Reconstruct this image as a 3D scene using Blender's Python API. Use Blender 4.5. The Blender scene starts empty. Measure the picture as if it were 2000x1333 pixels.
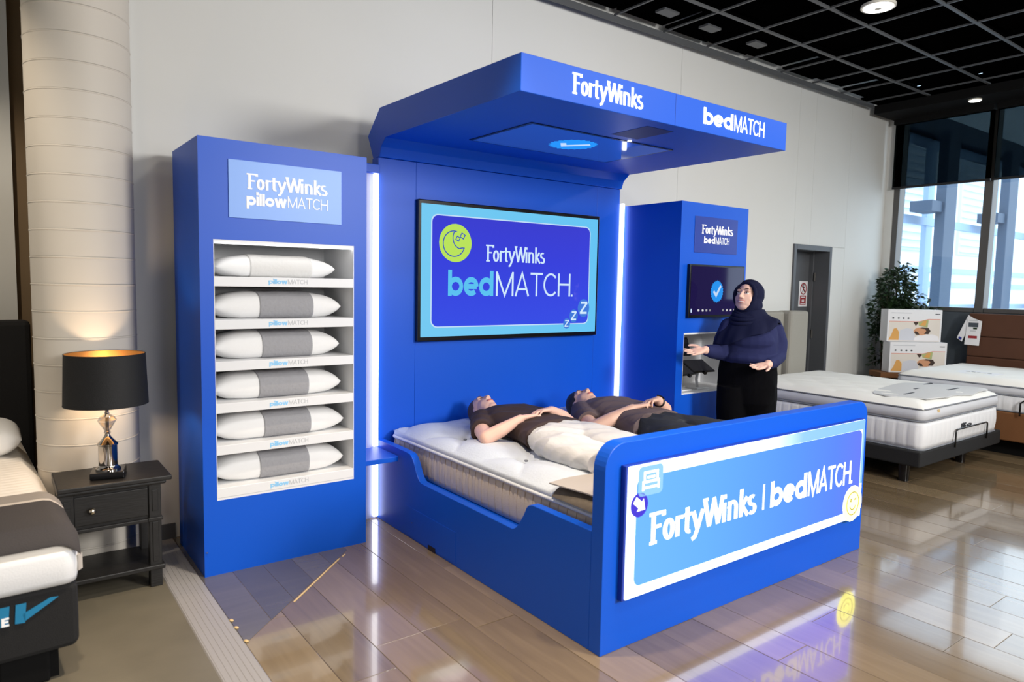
import bpy, bmesh, math, random
import numpy as np
from mathutils import Vector, Matrix
random.seed(7)
SC = bpy.context.scene
COL = SC.collection
R = math.radians

# ------------------------------------------------------------------ camera
cam_d = bpy.data.cameras.new('camera'); cam = bpy.data.objects.new('camera', cam_d); COL.objects.link(cam)
cam_d.sensor_width = 36.0; cam_d.lens = 1361.68 / 2000 * 36.0
cam_d.clip_start = 0.05; cam_d.clip_end = 300
_r = Vector((0.8017022, -0.59741322, 0.01926217)); _u = Vector((0.0339077, 0.07762938, 0.99640551)); _f = Vector((0.59676114, 0.79816735, -0.08249255))
cam.matrix_world = Matrix(((_r.x, _u.x, -_f.x, -1.9635), (_r.y, _u.y, -_f.y, -1.9800), (_r.z, _u.z, -_f.z, 1.5328), (0, 0, 0, 1)))
cam_d.dof.use_dof = True; cam_d.dof.focus_distance = 4.9; cam_d.dof.aperture_fstop = 2.4
SC.camera = cam

# ------------------------------------------------------------------ world, lights, exposure
w = bpy.data.worlds.new('world'); SC.world = w; w.use_nodes = True
bg = w.node_tree.nodes['Background']; bg.inputs[0].default_value = (0.78, 0.9, 1.0, 1); bg.inputs[1].default_value = 4.0
SC.view_settings.view_transform = 'Standard'; SC.view_settings.look = 'None'
SC.view_settings.exposure = -0.16; SC.view_settings.gamma = 1.0; SC.view_settings.use_curve_mapping = False
SC.cycles.max_bounces = 7; SC.cycles.diffuse_bounces = 4; SC.cycles.glossy_bounces = 4; SC.cycles.transparent_max_bounces = 12
SC.cycles.caustics_reflective = False; SC.cycles.caustics_refractive = False
SC.cycles.sample_clamp_indirect = 6.0
SC.cycles.use_denoising = True

def area(name, loc, target, size, power, color=(1, 1, 1), size_y=None, shape=None):
    d = bpy.data.lights.new(name, 'AREA'); o = bpy.data.objects.new(name, d); COL.objects.link(o)
    d.energy = power;  d.color = color; d.size = size; d.shape = shape or ('RECTANGLE' if size_y else 'SQUARE')
    if size_y: d.size_y = size_y
    o.location = loc
    o.rotation_euler = (Vector(target) - Vector(loc)).to_track_quat('-Z', 'Y').to_euler()
    return o
area('photo_softbox', (2.2, -4.6, 2.9), (0.8, 1.6, 1.0), 1.0, 310, (1.0, 0.98, 0.95))
area('added_fill', (-0.3, -4.8, 2.1), (-0.7, 1.7, 1.2), 0.9, 70, (1.0, 0.97, 0.94))  # unseen fill added to brighten the left cabinet and its niche
for lx, ly in ((0.3, -1.6), (2.8, -1.6), (5.2, -1.0), (-2.2, -3.8), (0.3, -4.0), (2.8, -4.0), (5.2, -3.6)):
    area('ceiling_lamp_light', (lx, ly, 3.68), (lx, ly, 0), 0.5, 40, (1.0, 0.95, 0.88), shape='DISK')
area('unseen_wall_fill', (1.2, 0.9, 3.68), (1.2, 2.3, 2.2), 3.2, 9, (1.0, 0.97, 0.93), 0.3)  # unseen strip in front of the back wall, there to brighten it

def spot(name, loc, target, power, ang, color, blend=0.6):
    d = bpy.data.lights.new(name, 'SPOT'); o = bpy.data.objects.new(name, d); COL.objects.link(o)
    d.energy = power; d.color = color; d.spot_size = R(ang); d.spot_blend = blend; d.shadow_soft_size = 0.06
    o.location = loc; o.rotation_euler = (Vector(target) - Vector(loc)).to_track_quat('-Z', 'Y').to_euler()
for sx, sy, pw in ((-.55, .35, 380), (-1.75, .2, 230), (.4, -.7, 200)):
    spot('unseen_warm_spot', (sx, sy, 3.66), (sx, sy, 0), pw, 62, (1.0, 0.84, 0.64))  # unseen warm spots added to brighten the floor

spot('unseen_warm_spot', (-2.7, 1.6, 3.66), (-2.2, 3.2, .9), 150, 70, (1.0, 0.86, 0.68))  # unseen spot added to light the left bed and recess wall

# ------------------------------------------------------------------ materials
def lin(c):
    return tuple(((v / 255) / 12.92 if v / 255 <= 0.04045 else ((v / 255 + 0.055) / 1.055) ** 2.4) for v in c)
def rgba(c): return (*lin(c), 1.0)
class NT:
    def __init__(s, name):
        s.m = bpy.data.materials.new(name); s.m.use_nodes = True; s.t = s.m.node_tree; s.n = s.t.nodes
        s.b = s.n['Principled BSDF']
    def add(s, t, **kw):
        n = s.n.new(t)
        for k, v in kw.items():
            if isinstance(k, str) and hasattr(n, k): setattr(n, k, v)
        return n
    def link(s, a, b): s.t.links.new(a, b)
def mat(name, c, rough=0.5, metal=0.0, spec=0.5, noise=0.0, nscale=8, bump=0.0, bscale=60, stretch=None, coat=0.0, sheen=0.0):
    t = NT(name); b = t.b
    b.inputs['Base Color'].default_value = rgba(c); b.inputs['Roughness'].default_value = rough
    b.inputs['Metallic'].default_value = metal; b.inputs['Specular IOR Level'].default_value = spec
    if coat: b.inputs['Coat Weight'].default_value = coat; b.inputs['Coat Roughness'].default_value = 0.05
    if sheen: b.inputs['Sheen Weight'].default_value = sheen
    if noise or bump:
        tc = t.add('ShaderNodeTexCoord'); mp = t.add('ShaderNodeMapping'); t.link(tc.outputs['Object'], mp.inputs[0])
        if stretch: mp.inputs['Scale'].default_value = stretch
    if noise:
        nz = t.add('ShaderNodeTexNoise'); nz.inputs['Scale'].default_value = nscale; nz.inputs['Detail'].default_value = 5
        t.link(mp.outputs[0], nz.inputs[0])
        mx = t.add('ShaderNodeMix', data_type='RGBA')
        l = lin(c); k = noise
        mx.inputs['A'].default_value = (*[v * (1 - k) for v in l], 1); mx.inputs['B'].default_value = (*[min(1, v * (1 + k)) for v in l], 1)
        t.link(nz.outputs['Fac'], mx.inputs['Factor']); t.link(mx.outputs['Result'], b.inputs['Base Color'])
    if bump:
        n2 = t.add('ShaderNodeTexNoise'); n2.inputs['Scale'].default_value = bscale; n2.inputs['Detail'].default_value = 3
        t.link(mp.outputs[0], n2.inputs[0])
        bp = t.add('ShaderNodeBump'); bp.inputs['Strength'].default_value = bump; bp.inputs['Distance'].default_value = 0.01
        t.link(n2.outputs['Fac'], bp.inputs['Height']); t.link(bp.outputs[0], b.inputs['Normal'])
    return t.m
def emis(name, c, s=1.0, rough=0.3, spec=0.0, linear=False):
    t = NT(name); b = t.b
    col = (*c, 1) if linear else rgba(c)
    b.inputs['Base Color'].default_value = (0, 0, 0, 1); b.inputs['Roughness'].default_value = rough; b.inputs['Specular IOR Level'].default_value = spec
    b.inputs['Emission Color'].default_value = col; b.inputs['Emission Strength'].default_value = s
    return t.m
def grad_emis(name, stops, s=1.0, axis='X', rough=0.3, spec=0.0):
    t = NT(name); b = t.b
    b.inputs['Base Color'].default_value = (0, 0, 0, 1); b.inputs['Roughness'].default_value = rough; b.inputs['Specular IOR Level'].default_value = spec
    tc = t.add('ShaderNodeTexCoord'); sp = t.add('ShaderNodeSeparateXYZ'); t.link(tc.outputs['Generated'], sp.inputs[0])
    cr = t.add('ShaderNodeValToRGB'); e = cr.color_ramp.elements
    e[0].position, e[0].color = stops[0][0], (*stops[0][1], 1); e[1].position, e[1].color = stops[-1][0], (*stops[-1][1], 1)
    for p, c in stops[1:-1]:
        q = e.new(p); q.color = (*c, 1)
    t.link(sp.outputs[axis], cr.inputs[0]); t.link(cr.outputs[0], b.inputs['Emission Color']); b.inputs['Emission Strength'].default_value = s
    return t.m
def glass_mat(name, tint, refl=0.08, alpha_dark=0.0):
    t = NT(name); t.n.remove(t.b)
    out = t.n['Material Output']; tr = t.add('ShaderNodeBsdfTransparent'); gl = t.add('ShaderNodeBsdfGlossy'); mx = t.add('ShaderNodeMixShader')
    tr.inputs[0].default_value = (*tint, 1); gl.inputs['Roughness'].default_value = 0.03
    mx.inputs[0].default_value = refl; t.link(tr.outputs[0], mx.inputs[1]); t.link(gl.outputs[0], mx.inputs[2]); t.link(mx.outputs[0], out.inputs[0])
    return t.m
def wood_floor(name, dark, light, rough=0.16, along=1):
    t = NT(name); b = t.b
    tc = t.add('ShaderNodeTexCoord'); mp = t.add('ShaderNodeMapping'); t.link(tc.outputs['Object'], mp.inputs[0])
    oi = t.add('ShaderNodeObjectInfo')
    mp.inputs['Scale'].default_value = (14, 1.1, 1) if along else (1.1, 14, 1)
    cmb = t.add('ShaderNodeCombineXYZ'); ml = t.add('ShaderNodeMath', operation='MULTIPLY'); ml.inputs[1].default_value = 37.0
    t.link(oi.outputs['Random'], ml.inputs[0]); t.link(ml.outputs[0], cmb.inputs[2]); t.link(cmb.outputs[0], mp.inputs['Location'])
    nz = t.add('ShaderNodeTexNoise'); nz.inputs['Scale'].default_value = 1.6; nz.inputs['Detail'].default_value = 7; nz.inputs['Distortion'].default_value = 0.8
    t.link(mp.outputs[0], nz.inputs[0])
    ad = t.add('ShaderNodeMath', operation='MULTIPLY_ADD'); ad.inputs[1].default_value = 0.55; 
    m2 = t.add('ShaderNodeMath', operation='MULTIPLY'); m2.inputs[1].default_value = 0.5
    t.link(oi.outputs['Random'], m2.inputs[0]); t.link(nz.outputs['Fac'], ad.inputs[0]); t.link(m2.outputs[0], ad.inputs[2])
    mx = t.add('ShaderNodeMix', data_type='RGBA'); mx.inputs['A'].default_value = rgba(dark); mx.inputs['B'].default_value = rgba(light)
    t.link(ad.outputs[0], mx.inputs['Factor']); t.link(mx.outputs['Result'], b.inputs['Base Color'])
    b.inputs['Roughness'].default_value = rough; b.inputs['Specular IOR Level'].default_value = 0.55
    b.inputs['Coat Weight'].default_value = 0.6; b.inputs['Coat Roughness'].default_value = 0.05
    bp = t.add('ShaderNodeBump'); bp.inputs['Strength'].default_value = 0.06; bp.inputs['Distance'].default_value = 0.003
    t.link(nz.outputs['Fac'], bp.inputs['Height']); t.link(bp.outputs[0], b.inputs['Normal'])
    return t.m

M = {}
M['wall'] = mat('wall_paint', (213, 213, 209), 0.75, noise=0.03, nscale=1.5)
M['wall_shade'] = mat('wall_shaded_beige', (120, 100, 74), 0.8)  # shade of the recess put into the brown tone
M['column'] = mat('column_paint', (205, 198, 187), 0.6, noise=0.03, nscale=3)
M['blue'] = mat('blue_laminate', (4, 84, 204), 0.42, spec=0.35)
M['blue_dark'] = mat('blue_sign_panel', (24, 52, 150), 0.35)
M['blue_pale'] = mat('pale_blue_panel', (120, 168, 245), 0.4)
M['link_white'] = mat('link_panel_white', (150, 156, 196), 0.4)
M['white'] = mat('white_laminate', (232, 233, 235), 0.4)
M['letter'] = mat('white_letter', (248, 249, 252), 0.4)
M['letter_lit'] = emis('white_letter_lit', (1.0, 1.0, 1.0), 2.2, linear=True)
M['led'] = emis('led_strip', (0.86, 0.88, 1.0), 6.0, linear=True)
M['led_soft'] = emis('niche_led', (1, 1, 1), 4.0, linear=True)
M['black'] = mat('black_plastic', (12, 12, 14), 0.25)
M['black_matte'] = mat('black_paint', (7, 7, 8), 0.85, spec=0.2)
M['grid'] = mat('dark_grey_metal', (92, 94, 96), 0.45, metal=0.2)
M['tile'] = mat('black_ceiling_tile', (3, 3, 3), 1.0, spec=0.0)
M['black_wood'] = mat('black_stained_wood', (22, 21, 21), 0.45, noise=0.35, nscale=4, stretch=(3, 18, 18), bump=0.1, bscale=6)
M['fabric_black'] = mat('black_upholstery', (18, 18, 20), 0.85, bump=0.3, bscale=300)
M['gold'] = mat('gold_lining', (170, 138, 92), 0.3, metal=0.9)
M['shade'] = mat('black_lamp_shade', (14, 14, 16), 0.7, bump=0.15, bscale=200)
M['chrome'] = mat('chrome', (190, 185, 180), 0.08, metal=1.0)
M['crystal'] = glass_mat('crystal', (0.85, 0.85, 0.85), 0.35)
M['nickel'] = mat('nickel', (200, 190, 170), 0.2, metal=1.0)
M['mattress'] = mat('mattress_quilt', (208, 215, 224), 0.85, bump=0.25, bscale=90, noise=0.04, nscale=40)
M['mattress_side'] = mat('mattress_border', (214, 200, 186), 0.85, bump=0.15, bscale=120)
M['thread'] = mat('tan_thread', (168, 140, 108), 0.8)
M['piping'] = mat('white_piping', (226, 228, 232), 0.7)
M['piping_grey'] = mat('grey_piping', (120, 124, 132), 0.7)
M['protector'] = mat('grey_beige_cloth', (186, 178, 170), 0.85, bump=0.2, bscale=150)
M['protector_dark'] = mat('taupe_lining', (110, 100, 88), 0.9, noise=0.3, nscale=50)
M['white_fabric'] = mat('white_quilted_fabric', (232, 231, 226), 0.85, bump=0.15, bscale=60)
M['white_side'] = mat('white_knit_border', (224, 225, 228), 0.85, bump=0.1, bscale=150)
M['grey_side'] = mat('pale_grey_knit_band', (200, 202, 208), 0.85, bump=0.1, bscale=150)
M['grey_cloth'] = mat('light_grey_cloth', (198, 199, 200), 0.85, bump=0.25, bscale=50)
M['stripe'] = mat('ribbed_white_fabric', (225, 218, 208), 0.85)
M['throw'] = mat('charcoal_throw', (64, 60, 60), 0.95, bump=0.3, bscale=200)
M['throw_light'] = mat('grey_throw_band', (150, 143, 136), 0.95, bump=0.3, bscale=200)
M['throw_line'] = mat('cream_throw_stripe', (205, 195, 184), 0.95)
M['teal'] = mat('teal_print', (20, 120, 165), 0.6)
M['grey_linen'] = mat('grey_linen', (150, 147, 138), 0.9, bump=0.3, bscale=220, noise=0.08, nscale=120)
M['brown'] = mat('brown_upholstery', (78, 46, 28), 0.85, bump=0.25, bscale=200, noise=0.12, nscale=6)
M['tan'] = mat('tan_base_fabric', (112, 72, 38), 0.85, bump=0.2, bscale=200)
M['slate'] = mat('slate_paint', (66, 74, 82), 0.7)
M['door'] = mat('door_grey_paint', (84, 86, 90), 0.55)
M['frame_grey'] = mat('frame_grey_metal', (92, 90, 88), 0.45, metal=0.4)
M['mullion_dark'] = mat('mullion_black', (20, 21, 23), 0.5)
M['steel_blue'] = mat('blue_grey_steel', (62, 80, 102), 0.6)
M['steel_pale'] = mat('pale_blue_steel', (160, 186, 218), 0.6)
M['ext_white'] = mat('exterior_white_cladding', (232, 238, 244), 0.7)
M['ext_louver'] = mat('exterior_louvre', (205, 220, 238), 0.7)
M['paving'] = mat('exterior_paving', (190, 195, 200), 0.9)
M['glass'] = glass_mat('window_glass', (0.93, 0.97, 1.0), 0.05)
M['blind'] = glass_mat('blind_mesh', (0.125, 0.145, 0.15), 0.0)
M['leaf'] = mat('leaf_green', (26, 50, 20), 0.45, noise=0.4, nscale=9)
M['bark'] = mat('bark_brown', (70, 58, 46), 0.9, noise=0.3, nscale=20)
M['pot'] = mat('dark_pot', (40, 40, 42), 0.6)
M['paper'] = mat('white_paper', (228, 228, 230), 0.6)
M['red'] = mat('red_print', (150, 40, 46), 0.6)
M['orange'] = mat('orange_print', (214, 120, 84), 0.6)
M['ink'] = mat('dark_ink', (40, 42, 48), 0.6)
M['ink_light'] = mat('grey_ink', (196, 198, 202), 0.6)
M['ink_blue'] = mat('light_blue_ink', (146, 206, 247), 0.6)
M['navy_ink'] = mat('navy_ink', (40, 50, 140), 0.6)
M['skin'] = mat('skin', (236, 192, 172), 0.5, noise=0.06, nscale=20)
M['skin_man'] = mat('skin_tan', (228, 182, 158), 0.5, noise=0.06, nscale=20)
M['skin_pink'] = mat('skin_rosy', (234, 188, 168), 0.5, noise=0.06, nscale=20)
M['lip'] = mat('lip', (198, 112, 106), 0.45)
M['teeth'] = mat('teeth', (240, 236, 228), 0.3)
M['eye_white'] = mat('eye_white', (236, 232, 228), 0.25)
M['iris'] = mat('iris_dark', (48, 40, 38), 0.2)
M['brow'] = mat('eyebrow_brown', (70, 50, 40), 0.8)
M['hair_brown'] = mat('hair_brown', (84, 62, 50), 0.55, noise=0.4, nscale=30, stretch=(1, 6, 6), bump=0.4, bscale=50)
M['hair_dark'] = mat('hair_dark', (30, 24, 22), 0.5, noise=0.4, nscale=30, stretch=(6, 1, 6), bump=0.4, bscale=50)
M['tee_brown'] = mat('brown_cotton', (58, 42, 40), 0.85, bump=0.5, bscale=9, stretch=(1, 2.2, 1))
M['tee_grey'] = mat('taupe_cotton', (98, 82, 82), 0.85, bump=0.5, bscale=9, stretch=(1, 2.2, 1))
M['pants_white'] = mat('white_linen', (206, 204, 203), 0.85, bump=0.9, bscale=9, stretch=(2.2, 1, 1))
M['pants_char'] = mat('charcoal_twill', (44, 46, 52), 0.8, bump=0.8, bscale=9, stretch=(2, 1, 1))
M['sock'] = mat('grey_sock', (112, 116, 118), 0.9)
M['navy'] = mat('navy_jersey', (19, 23, 52), 0.85, spec=0.2, bump=0.25, bscale=14)
M['navy_top'] = mat('navy_ribbed_top', (36, 41, 82), 0.85, spec=0.25, bump=0.35, bscale=8, stretch=(1, 1, 3))
M['black_pants'] = mat('black_trouser', (5, 5, 8), 0.9, spec=0.1, bump=0.3, bscale=8, stretch=(3, 3, 0.6))
M['alu'] = mat('brushed_aluminium', (158, 155, 154), 0.45, metal=0.15, bump=0.08, bscale=8, stretch=(60, 1, 1))
M['concrete'] = mat('polished_concrete', (104, 98, 84), 0.45, noise=0.22, nscale=5, bump=0.05, bscale=30)
M['floor_base'] = mat('floor_base_brown', (70, 58, 46), 0.5)
M['plank'] = wood_floor('oak_plank', (86, 72, 53), (140, 121, 94), 0.14)
M['patch'] = wood_floor('shadow_oak_patch', (66, 62, 56), (106, 100, 92), 0.25, 0)  # greyer tone stands in for a shadow on the oak
M['filler'] = mat('beige_filler', (206, 178, 128), 0.6)

# ------------------------------------------------------------------ mesh builder
class MB:
    def __init__(s): s.v = []; s.f = []
    def add(s, vs, fs):
        o = len(s.v); s.v += [tuple(map(float, v)) for v in vs]; s.f += [tuple(o + i for i in f) for f in fs]; return s
    def box(s, x0, x1, y0, y1, z0, z1):
        return s.add([(x, y, z) for x in (x0, x1) for y in (y0, y1) for z in (z0, z1)],
                     [(0, 1, 3, 2), (4, 6, 7, 5), (0, 4, 5, 1), (2, 3, 7, 6), (0, 2, 6, 4), (1, 5, 7, 3)])
    def obox(s, c, ax, ay, az):      # oriented box: centre and half-axis vectors
        c, ax, ay, az = map(Vector, (c, ax, ay, az))
        return s.add([c + i * ax + j * ay + k * az for i in (-1, 1) for j in (-1, 1) for k in (-1, 1)],
                     [(0, 1, 3, 2), (4, 6, 7, 5), (0, 4, 5, 1), (2, 3, 7, 6), (0, 2, 6, 4), (1, 5, 7, 3)])
    def prism(s, poly, fn, d0, d1):   # 2-D polygon, fn(a, b, d) -> point
        n = len(poly)
        vs = [fn(a, b, d0) for a, b in poly] + [fn(a, b, d1) for a, b in poly]
        fs = [tuple(range(n - 1, -1, -1)), tuple(range(n, 2 * n))] + [(i, (i + 1) % n, n + (i + 1) % n, n + i) for i in range(n)]
        return s.add(vs, fs)
    def rings(s, rs, caps=True, closed=True):
        n = len(rs[0]); o = []
        for r in rs: o += [tuple(p) for p in r]
        fs = []
        for k in range(len(rs) - 1):
            for i in range(n if closed else n - 1):
                j = (i + 1) % n; fs.append((k * n + i, k * n + j, (k + 1) * n + j, (k + 1) * n + i))
        if caps: fs += [tuple(range(n - 1, -1, -1)), tuple((len(rs) - 1) * n + i for i in range(n))]
        return s.add(o, fs)
    def loft(s, secs, n=24, e=2.0):   # secs: (centre, u, v[, exponent])
        rs = []
        for sec in secs:
            c, u, v = map(Vector, sec[:3]); ee = sec[3] if len(sec) > 3 else e
            ring = []
            for i in range(n):
                a = 2 * math.pi * i / n; ca, sa = math.cos(a), math.sin(a)
                ring.append(c + u * (math.copysign(abs(ca) ** (2 / ee), ca)) + v * (math.copysign(abs(sa) ** (2 / ee), sa)))
            rs.append(ring)
        return s.rings(rs)
    def capsule(s, p0, r0, p1, r1, n=14):
        p0, p1 = Vector(p0), Vector(p1); d = (p1 - p0); L = d.length; d = d / L if L > 1e-9 else Vector((0, 0, 1))
        u = d.orthogonal().normalized(); v = d.cross(u)
        secs = []
        for k in range(5):
            a = math.pi / 2 * (1 - k / 4) * 0.97; secs.append((p0 - d * r0 * math.sin(a), r0 * math.cos(a)))
        for k in range(5):
            a = math.pi / 2 * (k / 4) * 0.97; secs.append((p1 + d * r1 * math.sin(a), r1 * math.cos(a)))
        return s.loft([(c, u * r, v * r) for c, r in secs], n)
    def ell(s, c, a, b, d, n=18, m=11):
        c, a, b, d = map(Vector, (c, a, b, d)); secs = []
        for k in range(m):
            t = -math.pi / 2 + math.pi * (k + 0.15) / (m - 0.7); secs.append((c + d * math.sin(t), a * math.cos(t), b * math.cos(t)))
        return s.loft(secs, n)
    def lathe(s, prof, c=(0, 0, 0), n=28, ang=(0, 2 * math.pi)):
        full = abs(ang[1] - ang[0] - 2 * math.pi) < 1e-6; k = n if full else n + 1
        rs = [[(c[0] + r * math.cos(ang[0] + (ang[1] - ang[0]) * i / n), c[1] + r * math.sin(ang[0] + (ang[1] - ang[0]) * i / n), c[2] + z) for i in range(k)] for r, z in prof]
        return s.rings(rs, caps=full, closed=full)
    def tube(s, pts, r, n=10, closed=False):
        pts = [Vector(p) for p in pts]; N = len(pts); rs = []; prev = None
        for i in range(N):
            a = pts[(i - 1) % N] if (closed or i > 0) else pts[i]; b = pts[(i + 1) % N] if (closed or i < N - 1) else pts[i]
            d = (b - a).normalized()
            u = d.orthogonal().normalized() if prev is None else (prev - d * prev.dot(d)).normalized()
            prev = u; v = d.cross(u); rr = r[i] if isinstance(r, (list, tuple)) else r
            rs.append([pts[i] + u * rr * math.cos(2 * math.pi * k / n) + v * rr * math.sin(2 * math.pi * k / n) for k in range(n)])
        if closed: rs.append(rs[0])
        return s.rings(rs, caps=not closed)
    def grid(s, nu, nv, fn):
        vs = [fn(i / nu, j / nv) for i in range(nu + 1) for j in range(nv + 1)]
        fs = [(i * (nv + 1) + j, (i + 1) * (nv + 1) + j, (i + 1) * (nv + 1) + j + 1, i * (nv + 1) + j + 1) for i in range(nu) for j in range(nv)]
        return s.add(vs, fs)
    def mesh(s, name, smooth=False, fix=True):
        me = bpy.data.meshes.new(name); me.from_pydata(s.v, [], s.f); me.update()
        if fix:
            bm = bmesh.new(); bm.from_mesh(me); bmesh.ops.recalc_face_normals(bm, faces=bm.faces); bm.to_mesh(me); bm.free()
        if smooth: me.polygons.foreach_set('use_smooth', [True] * len(me.polygons))
        return me
    def build(s, name, m, parent=None, smooth=False, bevel=0.0, sharp=None, fix=True):
        return link(name, s.mesh(name, smooth, fix), m, parent, bevel, sharp)
def link(name, me, m, parent=None, bevel=0.0, sharp=None):
    o = bpy.data.objects.new(name, me); COL.objects.link(o)
    if m is not None and len(me.materials) == 0: me.materials.append(M[m] if isinstance(m, str) else m)
    if parent is not None: adopt(o, parent)
    if bevel:
        b = o.modifiers.new('bevel', 'BEVEL'); b.width = bevel; b.segments = 2; b.limit_method = 'ANGLE'
    if sharp: me.set_sharp_from_angle(angle=R(sharp))
    return o
def world_loc(o):
    v = Vector((0, 0, 0))
    while o is not None:
        v += o.location + (o.matrix_parent_inverse.translation if o.parent else Vector((0, 0, 0))); o = o.parent
    return v
def adopt(o, p):
    o.parent = p; o.matrix_parent_inverse = Matrix.Translation(-world_loc(p))
def tag(o, label=None, cat=None, group=None, kind=None):
    if label: o['label'] = label
    if cat: o['category'] = cat
    if group: o['group'] = group
    if kind: o['kind'] = kind
    return o
def thing(name, loc, label, cat, group=None):
    o = bpy.data.objects.new(name, None); COL.objects.link(o); o.location = loc; o.empty_display_size = 0.1
    return tag(o, label, cat, group)
def rrect(x0, x1, y0, y1, r, n=6):
    p = []
    for cx, cy, a in ((x1 - r, y1 - r, 0), (x0 + r, y1 - r, 90), (x0 + r, y0 + r, 180), (x1 - r, y0 + r, 270)):
        for k in range(n + 1): p.append((cx + r * math.cos(R(a + 90 * k / n)), cy + r * math.sin(R(a + 90 * k / n))))
    return p
def circ(cx, cy, rx, ry=None, n=28):
    ry = ry or rx
    return [(cx + rx * math.cos(2 * math.pi * i / n), cy + ry * math.sin(2 * math.pi * i / n)) for i in range(n)]
def FY(y0): return lambda a, b, d: (a, y0 - d, b)          # flat thing on a plane y = y0 facing -y
def FXm(x0): return lambda a, b, d: (x0 - d, a, b)
def FZ(z0): return lambda a, b, d: (a, b, z0 + d)

# ------------------------------------------------------------------ stroke lettering
def arc(cx, cy, rx, ry, a0, a1, n=12):
    return [(cx + rx * math.cos(R(a0 + (a1 - a0) * i / n)), cy + ry * math.sin(R(a0 + (a1 - a0) * i / n))) for i in range(n + 1)]
def sans(ch, w):
    h = w / 2; xh = 0.74; rx = 0.235 + w * 0.35; L = h; rr = L + 2 * rx; cy = xh / 2; ry = xh / 2 - h
    bowl = arc(L + rx, cy, rx, ry, 0, 360, 22)
    if ch == 'b': return [[(L, 0), (L, 1)], bowl], rr + h
    if ch == 'd': return [[(rr, 0), (rr, 1)], bowl], rr + h
    if ch == 'p': return [[(L, -0.28), (L, xh)], bowl], rr + h
    if ch == 'o': return [bowl], rr + h
    if ch == 'e': return [[(L, cy), (rr, cy)], arc(L + rx, cy, rx, ry, 0, 315, 20)], rr + h
    if ch == 'i': return [[(L, 0), (L, xh)], [(L, 0.86), (L, 0.86 + w * 1.1)]], w
    if ch == 'l': return [[(L, 0), (L, 1)]], w
    if ch == 'w': k = .92 + w; return [[(h * .8, xh), (k * .28, .0)], [(k * .28, .0), (k * .48, xh)], [(k * .52, xh), (k * .72, .0)], [(k * .72, .0), (k - h * .8, xh)]], k
    if ch == 'z' or ch == 'Z':
        t = xh if ch == 'z' else 1.0; e = 0.5 if ch == 'z' else 0.62
        return [[(0, t - h), (e, t - h)], [(e - h, t - h), (h, h)], [(0, h), (e, h)]], e
    if ch == 'M': return [[(h, 0), (h, 1)], [(h, 0.97), (0.44, 0.04), (0.88 - h, 0.97)], [(0.88 - h, 0), (0.88 - h, 1)]], 0.88
    if ch == 'A': return [[(h, 0), (0.38, 0.97), (0.76 - h, 0)], [(0.16, 0.3), (0.6, 0.3)]], 0.76
    if ch == 'T': return [[(0, 1 - h), (0.64, 1 - h)], [(0.32, 0), (0.32, 1)]], 0.64
    if ch == 'C': return [arc(0.4, 0.5, 0.4 - h, 0.5 - h, 42, 318, 20)], 0.74
    if ch == 'H': return [[(h, 0), (h, 1)], [(0.7 - h, 0), (0.7 - h, 1)], [(h, 0.52), (0.7 - h, 0.52)]], 0.7
    if ch == '.': return [[(h, 0), (h, w * 1.0)]], w
    if ch == '|': return [[(h, -0.12), (h, 1.12)]], w
    if ch == 'E': return [[(h, 0), (h, 1)], [(h, 1 - h), (.55, 1 - h)], [(h, .52), (.5, .52)], [(h, h), (.55, h)]], .55
    return [], 0.3
def serif(ch, w):
    h = w / 2; xh = 0.68
    if ch == 'F': return [[(0.16, 0), (0.16, 1)], [(0.0, 0.955), (0.56, 0.955)], [(0.54, 1.0), (0.55, 0.83)], [(0.16, 0.53), (0.45, 0.53)], [(0.03, 0.025), (0.30, 0.025)]], 0.52
    if ch == 'o': return [arc(0.23, xh / 2, 0.23 - h, xh / 2 - h * .6, 0, 360, 22)], 0.47
    if ch == 'r': return [[(h + .02, 0), (h + .02, xh)], arc(0.24, 0.36, 0.2, 0.26, 165, 62, 8)], 0.34
    if ch == 't': return [[(0.14, 0.88), (0.14, 0.18)] + arc(0.25, 0.17, 0.11, 0.13, 180, 290, 6), [(0.0, 0.64), (0.34, 0.64)]], 0.35
    if ch == 'y': return [[(0.03, xh), (0.23, 0.05)], [(0.44, xh), (0.22, 0.02), (0.12, -0.2), (0.0, -0.26)]], 0.44
    if ch == 'W': return [[(0.06, 0.98), (0.28, 0.02)], [(0.28, 0.02), (0.48, 0.92)], [(0.46, 0.98), (0.68, 0.02)], [(0.68, 0.02), (0.86, 0.98)], [(-0.02, 0.965), (0.2, 0.965)]], 0.84
    if ch == 'i': return [[(h + .02, 0), (h + .02, xh)], [(h + .02, 0.82), (h + .02, 0.97)]], w + 0.07
    if ch == 'n': return [[(h + .02, 0), (h + .02, xh)], [(h + .02, .42)] + arc(0.24, 0.42, 0.17, 0.22, 165, 0, 10) + [(0.41, 0)]], 0.41 + h + .05
    if ch == 'k': return [[(h + .02, 0), (h + .02, 1)], [(0.38, xh), (0.12, 0.33)], [(0.16, 0.38), (0.44, 0)]], 0.44
    if ch == 's': return [arc(0.18, 0.505, 0.14, 0.145, 50, 250, 10) + arc(0.19, 0.185, 0.14, 0.155, 80, -140, 10)], 0.37
    return [], 0.2
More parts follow.
